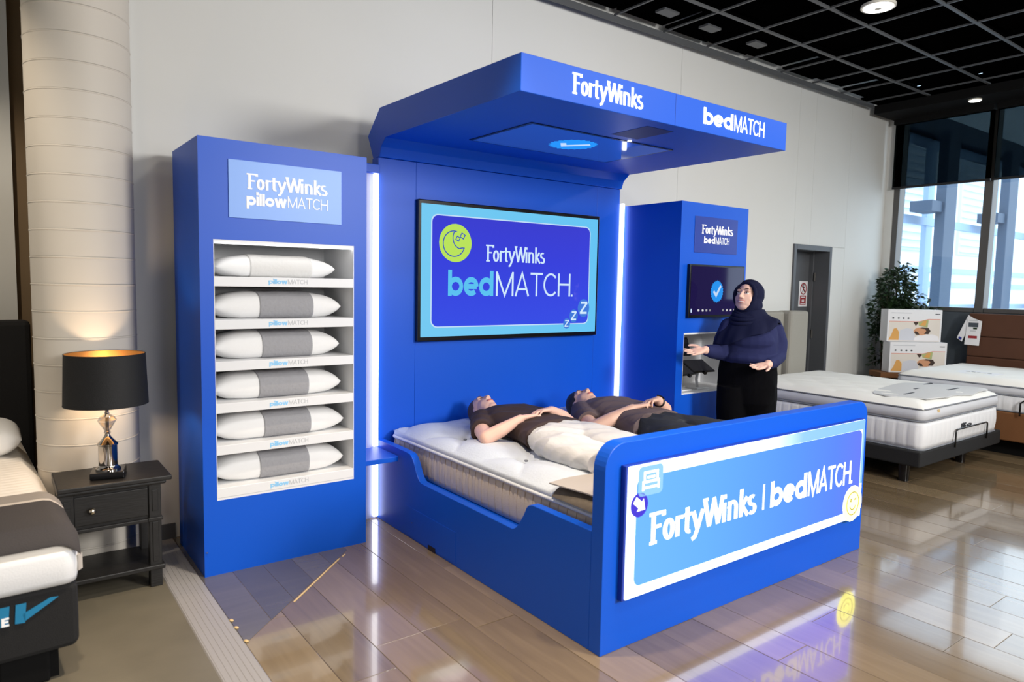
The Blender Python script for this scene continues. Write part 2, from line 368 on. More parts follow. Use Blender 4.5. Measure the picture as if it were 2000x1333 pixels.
def strip(m, pts, w, thin, P, d0, d1):
    n = len(pts); closed = math.dist(pts[0], pts[-1]) < 1e-6
    if closed: pts = pts[:-1]; n -= 1
    q = [Vector(p) for p in pts]; Ls = []; Rs = []
    for i in range(n):
        a = q[(i - 1) % n] if closed or i else q[i]; b = q[(i + 1) % n] if closed or i < n - 1 else q[i]
        d1v = (q[i] - a).normalized() if (q[i] - a).length else (b - q[i]).normalized(); d2v = (b - q[i]).normalized() if (b - q[i]).length else d1v
        t = (d1v + d2v).normalized() if (d1v + d2v).length > 1e-3 else d1v
        nn = Vector((-t.y, t.x)); cs = max(0.42, nn.dot(Vector((-d1v.y, d1v.x))))
        ww = (thin + (w - thin) * abs(t.y) ** 1.2) / 2 / cs
        Ls.append(q[i] + nn * ww); Rs.append(q[i] - nn * ww)
    k = n
    V = [P(p.x, p.y, d1) for p in Ls] + [P(p.x, p.y, d1) for p in Rs] + [P(p.x, p.y, d0) for p in Ls] + [P(p.x, p.y, d0) for p in Rs]
    F = []
    for i in range(k if closed else k - 1):
        j = (i + 1) % k
        F += [(i, j, k + j, k + i), (2 * k + i, 2 * k + j, j, i), (k + i, k + j, 3 * k + j, 3 * k + i), (2 * k + i, 3 * k + i, 3 * k + j, 2 * k + j)]
    if not closed: F += [(0, k, 3 * k, 2 * k), (k - 1, 3 * k - 1, 4 * k - 1, 2 * k - 1)]
    m.add(V, F)
def measure(txt, font, w, sp):
    x = 0
    for ch in txt: x += font(ch, w)[1] + sp
    return x - sp
def lettering(name, txt, font, w, x0, x1, base, cap, plane, m, parent, thin=None, sp=0.07, depth=0.002, lift=0.0):
    mb = MB(); k = (x1 - x0) / measure(txt, font, w, sp); x = 0; q_ = 0
    for ch in txt:
        st, adv = font(ch, w)
        for s_ in st:
            strip(mb, s_, w, thin or w, lambda a, b, d, x=x: plane(x0 + (x + a) * k, base + b * cap, d), lift, lift + depth + .00012 * (q_ % 7)); q_ += 1
        x += adv + sp
    return mb.build(name, m, parent)
def line_obj(name, strokes, w, plane, m, parent, depth=0.0015, lift=0.0):
    mb = MB()
    for s_ in strokes: strip(mb, s_, w, w, plane, lift, lift + depth)
    return mb.build(name, m, parent)
def flat(name, poly, plane, m, parent, depth=0.0015, lift=0.0):
    return MB().prism(poly, plane, lift, lift + depth).build(name, m, parent)
# ================================================================== SETTING
def struct(o, kind='structure'): o['kind'] = kind; return o
XW, XE = 7.25, -1.31     # window plane; west end of the back wall
YB = 2.40                # back wall face
# floor
floor = struct(MB().box(-4.2, XW + 0.1, -6.2, 3.7, -0.12, -0.012).build('floor', 'floor_base'))
MB().box(-4.2, -1.305, -6.2, 3.7, -0.012, 0.0).build('concrete_slab', 'concrete', floor)
rnd = random.Random(3)
x = -1.155; ci = 0
while x < 7.2:
    wd = 0.218; y = 2.40
    first = True
    while y > -6.1:
        ln = rnd.uniform(1.5, 2.3)
        if first: ln = rnd.uniform(0.5, 2.0); first = False
        if y < -1.6: ln = 6.2 + y
        y0 = max(-6.2, y - ln)
        dz = rnd.uniform(-0.0006, 0.0006)
        MB().box(x + .0008, min(x + wd, 7.25) - .0008, y0 + .0008, y - .0008, -0.012, dz).build('plank', 'plank', floor, bevel=0.0012)
        y = y0
    x += wd; ci += 1
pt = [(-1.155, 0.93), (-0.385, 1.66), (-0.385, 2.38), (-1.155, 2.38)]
for k in range(5):    # floor shadow built as grey boards, a hair proud of the oak
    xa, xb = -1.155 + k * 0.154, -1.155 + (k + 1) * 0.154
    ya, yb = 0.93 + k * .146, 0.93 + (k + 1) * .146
    MB().prism([(xa + .001, ya), (xb - .001, yb), (xb - .001, 2.38), (xa + .001, 2.38)], FZ(0), -0.01, 0.0016).build('shadow_board', 'patch', floor)
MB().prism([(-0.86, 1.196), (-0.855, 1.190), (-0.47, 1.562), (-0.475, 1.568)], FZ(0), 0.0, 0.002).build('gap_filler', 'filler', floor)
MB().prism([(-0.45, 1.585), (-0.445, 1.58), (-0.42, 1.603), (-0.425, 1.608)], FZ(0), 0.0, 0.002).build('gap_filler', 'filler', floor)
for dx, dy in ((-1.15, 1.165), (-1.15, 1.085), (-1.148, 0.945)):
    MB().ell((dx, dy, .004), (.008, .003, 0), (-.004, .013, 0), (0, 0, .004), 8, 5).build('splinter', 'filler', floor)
thr = struct(MB().prism([(-1.312, -.001), (-1.306, .004), (-1.162, .004), (-1.155, -.001)], lambda a, b, d: (a, d, b), -6.1, 2.38).build('trim_1', 'alu'))
for k in range(6): MB().box(-1.30 + k * .023, -1.294 + k * .023, -3.0, 2.37, .003, .0052).build('ridge', 'alu', thr)

# back wall (door opening at 5.18..5.96)
DX0, DX1, DZ = 5.17, 5.96, 2.03
wb = MB(); wb.box(XE, DX0, YB + .012, YB + .3, 0, 4.2); wb.box(DX1, XW + .1, YB + .012, YB + .3, 0, 4.2); wb.box(DX0, DX1, YB + .012, YB + .3, DZ, 4.2)
wall_back = struct(wb.build('wall_back', 'wall'))
def wp(x0, x1, z0, z1): MB().box(x0 + .0012, x1 - .0012, YB, YB + .014, z0 + .0012, z1 - .0012).build('wall_panel', 'wall', wall_back, bevel=.0008)
for x0, x1 in ((XE, 1.075), (1.075, 3.2), (3.2, DX0)): wp(x0, x1, 0, 4.2)
wp(DX0, 5.50, DZ, 4.2); wp(5.50, 6.27, DZ, 4.2); wp(DX1, 6.27, 0, DZ); wp(6.27, XW - .06, 0, 4.2)
struct(MB().box(XE, -1.14, YB - .012, YB + .002, 0, .09).build('baseboard_back', 'door'))
MB().box(XE - .012, XE, YB - .02, YB + .3, 0, 4.2).build('edge_strip', 'wall', wall_back)
# door set back in its opening
door = struct(MB().box(DX0 + .05, DX1 - .05, YB + .22, YB + .26, 0, DZ - .06).build('door_1', 'door', bevel=.002))
fm = MB(); fm.box(DX0, DX0 + .05, YB - .02, YB + .3, 0, DZ); fm.box(DX1 - .05, DX1, YB - .02, YB + .3, 0, DZ); fm.box(DX0 + .05, DX1 - .05, YB - .02, YB + .3, DZ - .06, DZ)
fm.build('door_frame', 'door', door, bevel=.004)
st = MB(); st.box(DX1 - .075, DX1 - .05, YB + .17, YB + .22, 0, DZ - .06); st.build('door_stop', 'door', door)
for z in (.35, 1.0, 1.68): MB().lathe([(.011, -.05), (.011, .05)], (DX1 - .06, YB + .15, z), 8).build('hinge', 'frame_grey', door)
# left recess, other walls, ceiling
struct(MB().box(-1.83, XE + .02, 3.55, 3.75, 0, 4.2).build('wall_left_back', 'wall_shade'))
struct(MB().box(-4.3, -1.83, 3.5, 3.75, 0, 4.2).build('wall_left_back_white', 'wall')); bpy.data.objects['wall_left_back_white'].name = 'wall_alcove'
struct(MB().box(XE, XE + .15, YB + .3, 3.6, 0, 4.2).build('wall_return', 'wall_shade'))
struct(MB().box(-4.3, -4.15, -6.3, 3.6, 0, 4.2).build('wall_left', 'wall'))
struct(MB().box(-4.3, XW + .3, -6.35, -6.2, 0, 4.2).build('wall_front', 'slate'))
ceil = struct(MB().box(-4.3, XW + .2, -6.3, 3.6, 4.1, 4.2).build('ceiling', 'tile'))
GX = [2.236 + .6 * k for k in range(-7, 9)]; GX = [g for g in GX if g < 6.75]
GY = [2.33 - .5999 * k for k in range(0, 8)]
rnd = random.Random(5)
for i in range(len(GX) - 1):
    for j in range(len(GY) - 1):
        if j < 6:
            d = rnd.uniform(0.04, 0.07)
            MB().box(GX[i] + .02, GX[i + 1] - .02, GY[j + 1] + .02, GY[j] - .02, 3.75 + d, 3.77 + d).build('ceiling_tile', 'tile', ceil)
MB().box(-4.2, GX[0], -6.2, 3.5, 3.80, 3.82).build('ceiling_sheet', 'tile', ceil)
MB().box(GX[0], XW, -6.2, GY[6], 3.80, 3.82).build('ceiling_sheet', 'tile', ceil)
MB().box(GX[-1], XW, GY[6], 2.4, 3.80, 3.82).build('ceiling_sheet', 'tile', ceil)
for gy in GY[1:7]:
    tb = MB(); tb.box(GX[0], 6.7, gy - .013, gy + .013, 3.748, 3.753); tb.box(GX[0], 6.7, gy - .002, gy + .002, 3.753, 3.77)
    tb.build('main_tee', 'grid', ceil)
for gx in GX:
    for j in range(6):
        tb = MB(); tb.box(gx - .009, gx + .009, GY[j + 1] + .013, GY[j] - .013, 3.749, 3.753); tb.box(gx - .002, gx + .002, GY[j + 1] + .013, GY[j] - .013, 3.753, 3.765)
        tb.build('cross_tee', 'grid', ceil)
et = MB(); et.box(XE, 6.6, 2.315, 2.40, 3.74, 3.755); et.box(XE, 6.6, 2.312, 2.318, 3.70, 3.755)
struct(et.build('trim_2', 'grid'))
struct(MB().box(6.62, XW, -6.1, 2.32, 3.64, 3.74).build('ceiling_soffit', 'black_matte')); bpy.data.objects['ceiling_soffit'].name = 'ceiling_1'
for k, (bx, by) in enumerate(((2.55, 2.02), (3.1, 2.02), (3.75, 2.0))):
    MB().box(bx - .09, bx + .09, by - .05, by + .05, 3.757, 3.775).build('ceiling_clip', 'grid', ceil)

# ------------------------------------------------------------------ window wall (plane x = XW)
MY = [2.26, 1.24, 0.16, -.92, -2.0]
SILL = 1.30
wr = MB(); wr.box(XW - .03, XW + .17, -2.0, 2.40, 0, SILL); wr.box(XW - .03, XW + .17, -6.2, -2.0, 0, 4.1); struct(wr.build('wall_right', 'slate', bevel=.004))
for k in range(len(MY) - 1):
    y1, y0 = MY[k], MY[k + 1]
    win = struct(MB().box(XW + .02, XW + .03, y0 + .05, y1 - .05, SILL + .05, 4.1).build('window_%d' % (k + 1), 'glass'))
    MB().prism([(y1 - .045, 4.1), (y1 + .045, 4.1), (y1 + .045 + .03, SILL), (y1 - .045 + .03, SILL)], lambda a, b, d: (XW + d, a, b), -.05, .10).build('mullion', 'frame_grey', win, bevel=.003)
    MB().box(XW - .04, XW + .1, y0 + .05, y1 - .02, SILL, SILL + .05).build('sill', 'frame_grey', win, bevel=.003)
struct(MB().box(XW - .06, XW + .1, 2.3, 2.42, 0, 4.1).build('trim_3', 'wall'))

def blind(y0, y1, label):
    b = thing('roller_blind', (XW - .12, (y0 + y1) / 2, 2.8), label, 'blind', None)
    MB().box(XW - .112, XW - .110, y0, y1, 2.82, 3.66).build('mesh_fabric', 'blind', b)
    MB().box(XW - .122, XW - .10, y0, y1, 2.795, 2.822).build('bottom_bar', 'mullion_dark', b, bevel=.003)
    MB().lathe([(.035, 0), (.035, 1)], (0, 0, 0), 14)
    c = MB(); c.box(XW - .17, XW - .06, y0, y1, 3.58, 3.66); c.build('cassette', 'black_matte', b, bevel=.004)
blind(1.22, 2.30, 'dark see-through roller blind half lowered over the window bay beside the white wall')
blind(-.9, 1.19, 'dark see-through roller blind over the window bays above the brown headboard')

# ------------------------------------------------------------------ outside: steel frame, cladding, ground
ext = thing('exterior_frame', (13, 4.5, 0), 'blue-grey steel and glass facade frame of the next wing seen through the windows', 'facade')
for x0 in (10.0, 13.0, 16.15, 19.2):
    MB().box(x0 - .30, x0 + .20, 3.9, 4.08, 0, 4.6).build('column', 'steel_blue', ext, bevel=.01)
for x0 in (10.6, 13.5, 16.85, 20.0):
    MB().box(x0 - .13, x0 + .15, 4.50, 4.6, 0, 4.6).build('mullion', 'steel_pale', ext)
for z, h in ((2.95, .08), (1.2, .06), (4.5, .09)):
    MB().box(7.6, 22, 4.48, 4.56, z - h, z + h).build('transom', 'steel_pale', ext)
MB().box(7.6, 22, 4.3, 4.9, 4.62, 5.0).build('roof_edge', 'steel_blue', ext)
for x0 in (12.3, 15.5):
    MB().box(x0 - .05, x0 + .55, 3.95, 4.35, 3.05, 3.25).build('bracket', 'steel_blue', ext)
cl = thing('clad_building', (20, 9, 0), 'white clad building with pale horizontal louvres behind the steel frame', 'building')
MB().box(8, 34, 9, 12, 0, 14).build('wall', 'ext_white', cl)
for x0 in (16.6, 21.6, 26.5):
    lv = MB().box(x0, x0 + 2.6, 8.9, 9.0, 2.9, 7.5).build('louvre_panel', 'ext_louver', cl)
    for k in range(18): MB().box(x0 + .1, x0 + 2.5, 8.82, 8.92, 3.0 + k * .25, 3.07 + k * .25).build('slat', 'ext_white', lv)
for z in (1.7, 2.2): MB().box(8, 34, 8.9, 9.0, z, z + .18).build('rail', 'steel_pale', cl)
gr = MB().box(7.6, 60, -40, 30, -.2, -.02).build('ground', 'paving'); struct(gr)

# ------------------------------------------------------------------ fluted column with bands
colm = thing('banded_column', (-1.567, 2.30, 0), 'round white column of stacked bands behind the black table lamp', 'column')
pitch = .1345
for k in range(int(4.2 / pitch)):
    z0 = .01 + k * pitch
    MB().lathe([(.2345, 0), (.2345, pitch - .010), (.2368, pitch - .007), (.2368, pitch - .004), (.2345, pitch - .001)], (-1.567, 2.30, z0), 48).build('band', 'column', colm, smooth=True, sharp=25)

# ================================================================== BED DISPLAY KIOSK
W, L, H = 2.125, 2.073, .89
kiosk = thing('bed_display', (W / 2, 1.0, 0), 'bright blue bed display stand with canopy, headboard wall, low rails and lit footboard', 'display stand')
def part(mb, name, m, parent=None, **kw): return mb.build(name, m, parent or kiosk, **kw)
# footboard with rounded top corners
fb = [(0, 0), (W, 0)] + [(W - .09 + .09 * math.cos(R(a)), H - .09 + .09 * math.sin(R(a))) for a in range(0, 91, 10)] + [(.11 - .11 * math.cos(R(a)), H - .11 + .11 * math.sin(R(a))) for a in range(90, -1, -10)]
part(MB().prism(fb, FY(0), -.07, 0), 'footboard', 'blue', bevel=.003)
# side rails with the scooped top
def smooth(p, n=5):
    for _ in range(n):
        q = [p[0]]
        for a, b in zip(p, p[1:]): q += [(a[0] * .75 + b[0] * .25, a[1] * .75 + b[1] * .25), (a[0] * .25 + b[0] * .75, a[1] * .25 + b[1] * .75)]
        p = q + [p[-1]]
    return p
top = smooth([(2.07, .515), (1.69, .515), (1.61, .505), (1.535, .37), (1.46, .363), (.66, .363), (.595, .36), (.53, .45), (.50, .515), (.42, .517), (.07, .515)], 3)
prof = top + [(.07, 0), (2.07, 0)]
for nm, xa in (('side_rail', 0.0), ('side_rail', W - .045)):
    r = part(MB().prism(prof, lambda a, b, d: (xa + d, a, b), 0, .045), nm, 'blue', bevel=.003)
    if xa == 0:
        MB().prism([(1.69, .012), (1.69, .189), (1.118, .189), (1.118, .012)], FXm(0), 0, .0015).build('access_panel', 'blue', r, bevel=.001)
        MB().box(-.003, .001, 1.33, 1.41, .0, .03).build('cable_notch', 'black', r)
        MB().lathe([(.004, 0), (.004, .003)], (-.004, 1.6, .1), 8).build('screw', 'nickel', r)
part(MB().box(.045, W - .045, .07, 2.07, .05, .34), 'bed_base', 'blue')
# headboard wall: three boards with fine joints
for xa, xb in ((0, .268), (.268, 1.875), (1.875, W)):
    part(MB().box(xa + .0006, xb - .0006, 2.073, 2.16, 0, 2.30), 'headboard_panel', 'blue', bevel=.0012)
# canopy and cove, one profile
ZT, ZB, CF = 2.58, 2.408, .618
can = [(CF, ZB), (CF, ZT), (2.057, 2.60), (2.225, 2.45), (2.10, 2.21), (2.10, 2.302), (2.057, 2.302), (2.035, 2.36), (1.975, ZB)]
cp = part(MB().prism(can, lambda a, b, d: (d, a, b), 0, W), 'canopy', 'blue')
cp.modifiers.new('bevel', 'BEVEL').width = .002
MB().box(1.06, 1.062, CF - .001, CF + .01, ZB + .002, ZT - .002).build('joint', 'blue_dark', cp)
MB().box(1.0, 1.16, .74, .86, ZT, ZT + .03).build('cable_box', 'blue', cp, bevel=.004)
# two lettered names on the canopy edge
cf = FY(CF)
lettering('lettering', 'FortyWinks', serif, .145, .31, .80, 2.452, .098, cf, 'letter_lit', cp, thin=.09, sp=.03, depth=.003)
lettering('lettering', 'bed', sans, .20, 1.300, 1.570, 2.455, .092, cf, 'letter_lit', cp, sp=.05, depth=.003)
lettering('lettering', 'MATCH', sans, .10, 1.585, 1.885, 2.455, .092, cf, 'letter_lit', cp, sp=.06, depth=.003)
# lit strips either side of the headboard
def led(x0, x1, z0, z1):
    s = part(MB().box(x0, x1, 2.05, 2.075, z0, z1), 'light_strip', 'led')
    return s
led(-.034, -.006, .015, .435); led(-.034, -.006, .475, 2.195)
led(W + .012, W + .034, .02, 2.19)
part(MB().box(-.30, -.004, 2.078, 2.12, 0, 2.20), 'link_panel', 'link_white')
part(MB().box(-.14, -.004, 2.04, 2.12, 2.197, 2.25), 'link_cap', 'blue', bevel=.003)
part(MB().box(W + .002, W + .045, 2.078, 2.12, 0, 2.19), 'link_panel', 'link_white')
part(MB().prism(rrect(-.246, -.012, 1.75, 2.05, .02), FZ(.443), 0, .030), 'bedside_shelf', 'blue', bevel=.002)
# light box sign on the footboard
SY = -.03
sign = part(MB().box(.09, 2.045, SY + .004, .0, .222, .796), 'light_box', 'blue_dark', bevel=.002)
M['sign_white'] = emis('sign_white', (2.4, 2.8, 4.0), 1.0, linear=True)
M['sign_white_dim'] = grad_emis('sign_border', [(0, (1.5, 1.5, 1.6)), (.62, (1.5, 1.5, 1.6)), (.78, (.5, .85, 1.1)), (1, (.42, .8, 1.1))], 1.0)
M['sign_blue'] = grad_emis('sign_blue', [(0, (.21, .60, 3.8)), (.25, (.18, .54, 3.8)), (.6, (.14, .40, 3.6)), (.85, (.14, .31, 3.4)), (1, (.18, .26, 3.2))], 1.0)
P = FY(SY)
flat('border_face', rrect(.104, 2.043, .226, .792, .006, 2), P, 'sign_white', sign, .004, -.004)
M['sign_top'] = grad_emis('sign_top', [(0, (1.5, 1.8, 3.0)), (.35, (.42, .80, 1.15)), (1, (.36, .74, 1.1))], 1.0)
flat('border_face', [(1.05, .737), (2.043, .737), (2.043, .792), (1.05, .792)], P, 'sign_top', sign, .0004, .00005)
flat('border_face', [(2.013, .42), (2.043, .42), (2.043, .737), (2.013, .737)], P, 'sign_top', sign, .0004, .00005)
flat('picture_face', rrect(.155, 2.012, .272, .736, .035), P, 'sign_blue', sign, .001, .0002)
lettering('lettering', 'FortyWinks', serif, .16, .238, 1.0, .437, .135, P, 'letter_lit', sign, thin=.11, sp=.015, lift=.0012)
line_obj('divider', [[(1.065, .438), (1.065, .567)]], .014, P, 'letter_lit', sign, lift=.0012)
lettering('lettering', 'bed', sans, .225, 1.125, 1.452, .438, .132, P, 'letter_lit', sign, sp=.03, lift=.0012)
lettering('lettering', 'MATCH.', sans, .125, 1.468, 1.925, .438, .132, P, 'letter_lit', sign, sp=.03, lift=.0012)
M['icon_blue'] = emis('icon_pale_blue', (.42, .82, 1.25), 1.0, linear=True)
M['icon_purple'] = emis('icon_purple', (.10, .07, .85), 1.0, linear=True)
M['icon_yellow'] = emis('icon_yellow', (5.0, 4.8, 1.05), 1.0, linear=True)
M['icon_gold'] = emis('icon_gold', (.62, .5, .16), 1.0, linear=True)
ic = flat('bed_icon', rrect(.162, .313, .655, .782, .022), P, 'icon_blue', sign, .001, .0014)
line_obj('bed_icon_line', [[(.19, .678), (.19, .715), (.285, .715), (.285, .678)], [(.19, .69), (.285, .69)], [(.198, .715), (.198, .755), (.277, .755), (.277, .715)], [(.215, .733), (.262, .733)]], .011, P, 'letter_lit', sign, lift=.0026)
ac = flat('arrow_disc', circ(.172, .622, .052), P, 'icon_purple', sign, .001, .0014)
ar = math.radians(-38); ca, sa = math.cos(ar), math.sin(ar)
pts = [(-.038, -.014), (.004, -.014), (.004, -.03), (.042, .002), (.004, .034), (.004, .018), (-.038, .018)]
flat('arrow', [(.172 + a * ca - b * sa, .622 + a * sa + b * ca) for a, b in pts], P, 'letter_lit', sign, .001, .0026)
sm = flat('smiley_disc', circ(1.945, .315, .104), P, 'icon_yellow', sign, .001, .0014)
line_obj('smiley_line', [circ(1.948, .315, .066) + [circ(1.948, .315, .066)[0]]], .006, P, 'icon_gold', sign, lift=.0026)
line_obj('smiley_line', [arc(1.948, .315, .034, .036, 205, 335, 8), arc(1.926, .335, .006, .007, 0, 360, 8), [(1.962, .338), (1.984, .334)], [(1.982, .342), (1.962, .334)]], .006, P, 'icon_gold', sign, lift=.0026)

# ------------------------------------------------------------------ television on the headboard
tv = thing('television', (1.07, 2.073, 1.6), 'large wall television showing the blue bed matching screen above the bed', 'television')
def T(mb, name, m, parent=None, **kw): return mb.build(name, m, parent or tv, **kw)
T(MB().box(.266, 1.872, 2.035, 2.071, 1.138, 2.066), 'casing', 'black', bevel=.006)
M['tv_cyan'] = grad_emis('tv_cyan', [(0, (.20, .66, 1.0)), (1, (.15, .62, 1.0))], 1.0, 'X', .06, .5)
M['tv_line'] = emis('tv_line', (.62, .82, 1.05), 1.0, .06, .5, True)
M['tv_blue'] = grad_emis('tv_blue', [(0, (.045, .085, .88)), (.6, (.045, .06, .80)), (1, (.05, .055, .70))], 1.0, 'Z', .05, .6)
M['tv_text'] = emis('tv_text', (.72, .92, 1.1), 1.0, .06, .5, True)
M['tv_bed'] = emis('tv_bed_text', (.12, .60, .98), 1.0, .06, .5, True)
M['tv_lime'] = emis('tv_lime', (.55, .86, .12), 1.0, .06, .5, True)
M['tv_ink'] = emis('tv_ink', (.04, .09, .55), 1.0, .06, .5, True)
M['tv_bubble'] = emis('tv_bubble', (.06, .22, .78), 1.0, .06, .5, True)
TP = FY(2.0345)
scr = T(MB().prism(rrect(.286, 1.852, 1.168, 2.04, .002, 1), TP, 0, .001), 'screen', 'tv_cyan')
flat('screen_frame', rrect(.359, 1.777, 1.228, 1.978, .05), TP, 'tv_line', scr, .0008, .0012)
flat('screen_field', rrect(.367, 1.769, 1.236, 1.970, .045), TP, 'tv_blue', scr, .0008, .0022)
lettering('lettering', 'FortyWinks', serif, .135, .795, 1.322, 1.682, .115, TP, 'tv_text', scr, thin=.085, sp=.02, depth=.0008, lift=.0032)
lettering('lettering', 'bed', sans, .2, .492, .862, 1.441, .175, TP, 'tv_bed', scr, sp=.04, depth=.0008, lift=.0032)
lettering('lettering', 'MATCH.', sans, .085, .885, 1.605, 1.441, .172, TP, 'tv_text', scr, sp=.06, depth=.0008, lift=.0032)
ld = flat('moon_disc', circ(.547, 1.795, .128), TP, 'tv_lime', scr, .0008, .0032)
moon = arc(.535, 1.79, .085, .085, 78, 342, 22) + [(.60, 1.765)] + arc(.60, 1.83, .075, .075, 262, 150, 10)[1:]
line_obj('moon_line', [moon + [moon[0]]], .007, TP, 'tv_ink', scr, .0008, .0042)
for cx, cy, r in ((.565, 1.825, .017), (.602, 1.845, .02)):
    sq = [(cx + r, cy + r * .3), (cx - r * .3, cy + r), (cx - r, cy - r * .3), (cx + r * .3, cy - r), (cx + r, cy + r * .3)]
    line_obj('star_line', [sq], .006, TP, 'tv_ink', scr, .0008, .0042)
for cx, cy, r, f in ((1.552, 1.235, .04, .046), (1.622, 1.292, .05, .06), (1.722, 1.352, .07, .082)):
    bb = flat('sleep_bubble', circ(cx, cy, r * .85, r, 20), TP, 'tv_bubble', scr, .0008, .0032 + cx * .0004)
    zz = f
    line_obj('sleep_letter', [[(cx - zz * .35, cy + zz * .5), (cx + zz * .45, cy + zz * .5)], [(cx + zz * .42, cy + zz * .5), (cx - zz * .40, cy - zz * .45)], [(cx - zz * .45, cy - zz * .45), (cx + zz * .4, cy - zz * .45)]], zz * .2, TP, 'tv_text', scr, .0008, .0042 + cx * .0004)

# ------------------------------------------------------------------ screen set in the canopy
osn = thing('overhead_screen', (1.0, 1.37, ZB), 'dark glossy screen set into the canopy underside showing a blue tick badge', 'screen')
M['hatch'] = mat('hatch_shade_navy', (8, 22, 92), .5)  # shade inside the hatch put into the dark colour
M['screen_navy'] = emis('screen_navy', (.014, .05, .27), 1.0, .04, .7, True)
M['badge'] = emis('badge_blue', (.02, .32, .95), 1.0, .06, .5, True)
M['tick'] = emis('tick_white', (.62, .78, 1.0), 1.0, .06, .5, True)
DN = lambda a, b, d: (a, b, ZB - d)
MB().prism([(.42, 1.07), (1.58, 1.07), (1.58, 1.69), (.42, 1.69)], DN, -.001, .004).build('bezel', 'black', osn)
so = flat('screen', rrect(.44, 1.56, 1.085, 1.675, .002, 1), DN, 'screen_navy', osn, .001, .0042)
def badge(cx, cy, r, n=24): return [(cx + r * (1 if i % 2 == 0 else .89) * math.cos(math.pi * i / n), cy + r * (1 if i % 2 == 0 else .89) * math.sin(math.pi * i / n)) for i in range(2 * n)]
flat('badge', badge(.98, 1.36, .155), DN, 'badge', so, .0008, .0054)
line_obj('tick', [[(.90, 1.36), (.955, 1.42), (1.06, 1.29)]], .035, DN, 'tick', so, .0008, .0064)
hp = MB(); hp.box(.955, 1.17, .72, 1.0, ZB - .0015, ZB + .001); hp.build('hatch_shade_plate', 'hatch', cp)  # thin dark plate stands in for the shaded recess
M['spot'] = emis('spot', (1, 1, 1), 6.0, linear=True)
MB().lathe([(.012, 0), (.012, .004)], (1.17, 1.06, ZB - .005), 12).build('spot_light', 'spot', cp)
# ================================================================== PILLOW CABINET (left)
CX0, CX1, CYF, CYB, CZ = -1.136, -.248, 1.709, 2.289, 2.221
pc = thing('pillow_cabinet', ((CX0 + CX1) / 2, 2.0, 0), 'tall blue shelving cabinet of pillows between the lamp and the bed display', 'cabinet')
NX0, NX1, NZ0, NZ1 = -1.07, -.325, .392, 1.724
cb = MB(); cb.box(CX0, CX0 + .02, CYF + .0185, CYB, 0, CZ); cb.box(CX1 - .02, CX1, CYF + .0185, CYB, 0, CZ); cb.box(CX0 + .02, CX1 - .02, CYF + .0185, CYB, CZ - .02, CZ); cb.box(CX0 + .02, CX1 - .02, CYB - .02, CYB, 0, CZ - .02)
cb.build('carcass', 'blue', pc)
ff = MB(); ff.box(CX0, NX0, CYF, CYF + .018, 0, CZ); ff.box(NX1, CX1, CYF, CYF + .018, 0, CZ); ff.box(NX0, NX1, CYF, CYF + .018, NZ1, CZ); ff.box(NX0, NX1, CYF, CYF + .018, 0, NZ0)
ff.build('front_panel', 'blue', pc)
nl = MB(); nd = CYF + .43
nl.box(NX0 - .0004, NX0 + .003, CYF - .0006, nd, NZ0, NZ1); nl.box(NX1 - .003, NX1 + .0004, CYF - .0006, nd, NZ0, NZ1); nl.box(NX0, NX1, nd, nd + .012, NZ0, NZ1); nl.box(NX0, NX1, CYF + .001, nd, NZ1 - .012, NZ1); nl.box(NX0, NX1, CYF + .001, nd, NZ0 - .0, NZ0 + .012)
nl.build('niche_lining', 'white', pc)
MB().box(NX0 + .004, NX1 - .004, CYF + .002, CYF + .02, NZ1 - .020, NZ1 - .0125).build('niche_light', 'led_soft', pc)
SZ = (1.540, 1.322, 1.109, .893, .676, .454)
for z in SZ:
    s = MB().box(NX0 + .001, NX1 - .001, CYF - .001, nd - .001, z - .05, z).build('shelf', 'white', pc, bevel=.002)
    lettering('shelf_lettering', 'pillow', sans, .25, -.800, -.702, z - .034, .024, FY(CYF - .001), 'ink_blue', s, sp=.03, depth=.0008)
    lettering('shelf_lettering', 'MATCH', sans, .12, -.698, -.592, z - .034, .024, FY(CYF - .001), 'ink_light', s, sp=.03, depth=.0008)
hs = MB().box(-.995, -.40, CYF - .006, CYF, 1.836, 2.125).build('name_panel', 'blue_pale', pc, bevel=.001)
lettering('lettering', 'FortyWinks', serif, .16, -.907, -.484, 1.985, .078, FY(CYF - .006), 'letter', hs, thin=.10, sp=.015)
lettering('lettering', 'pillow', sans, .25, -.909, -.705, 1.903, .062, FY(CYF - .006), 'letter', hs, sp=.03)
lettering('lettering', 'MATCH', sans, .10, -.698, -.480, 1.906, .058, FY(CYF - .006), 'letter', hs, sp=.03)
MB().lathe([(.006, 0), (.006, .003)], (CX0 + .012, CYF - .002, .13), 8).build('screw', 'nickel', pc)

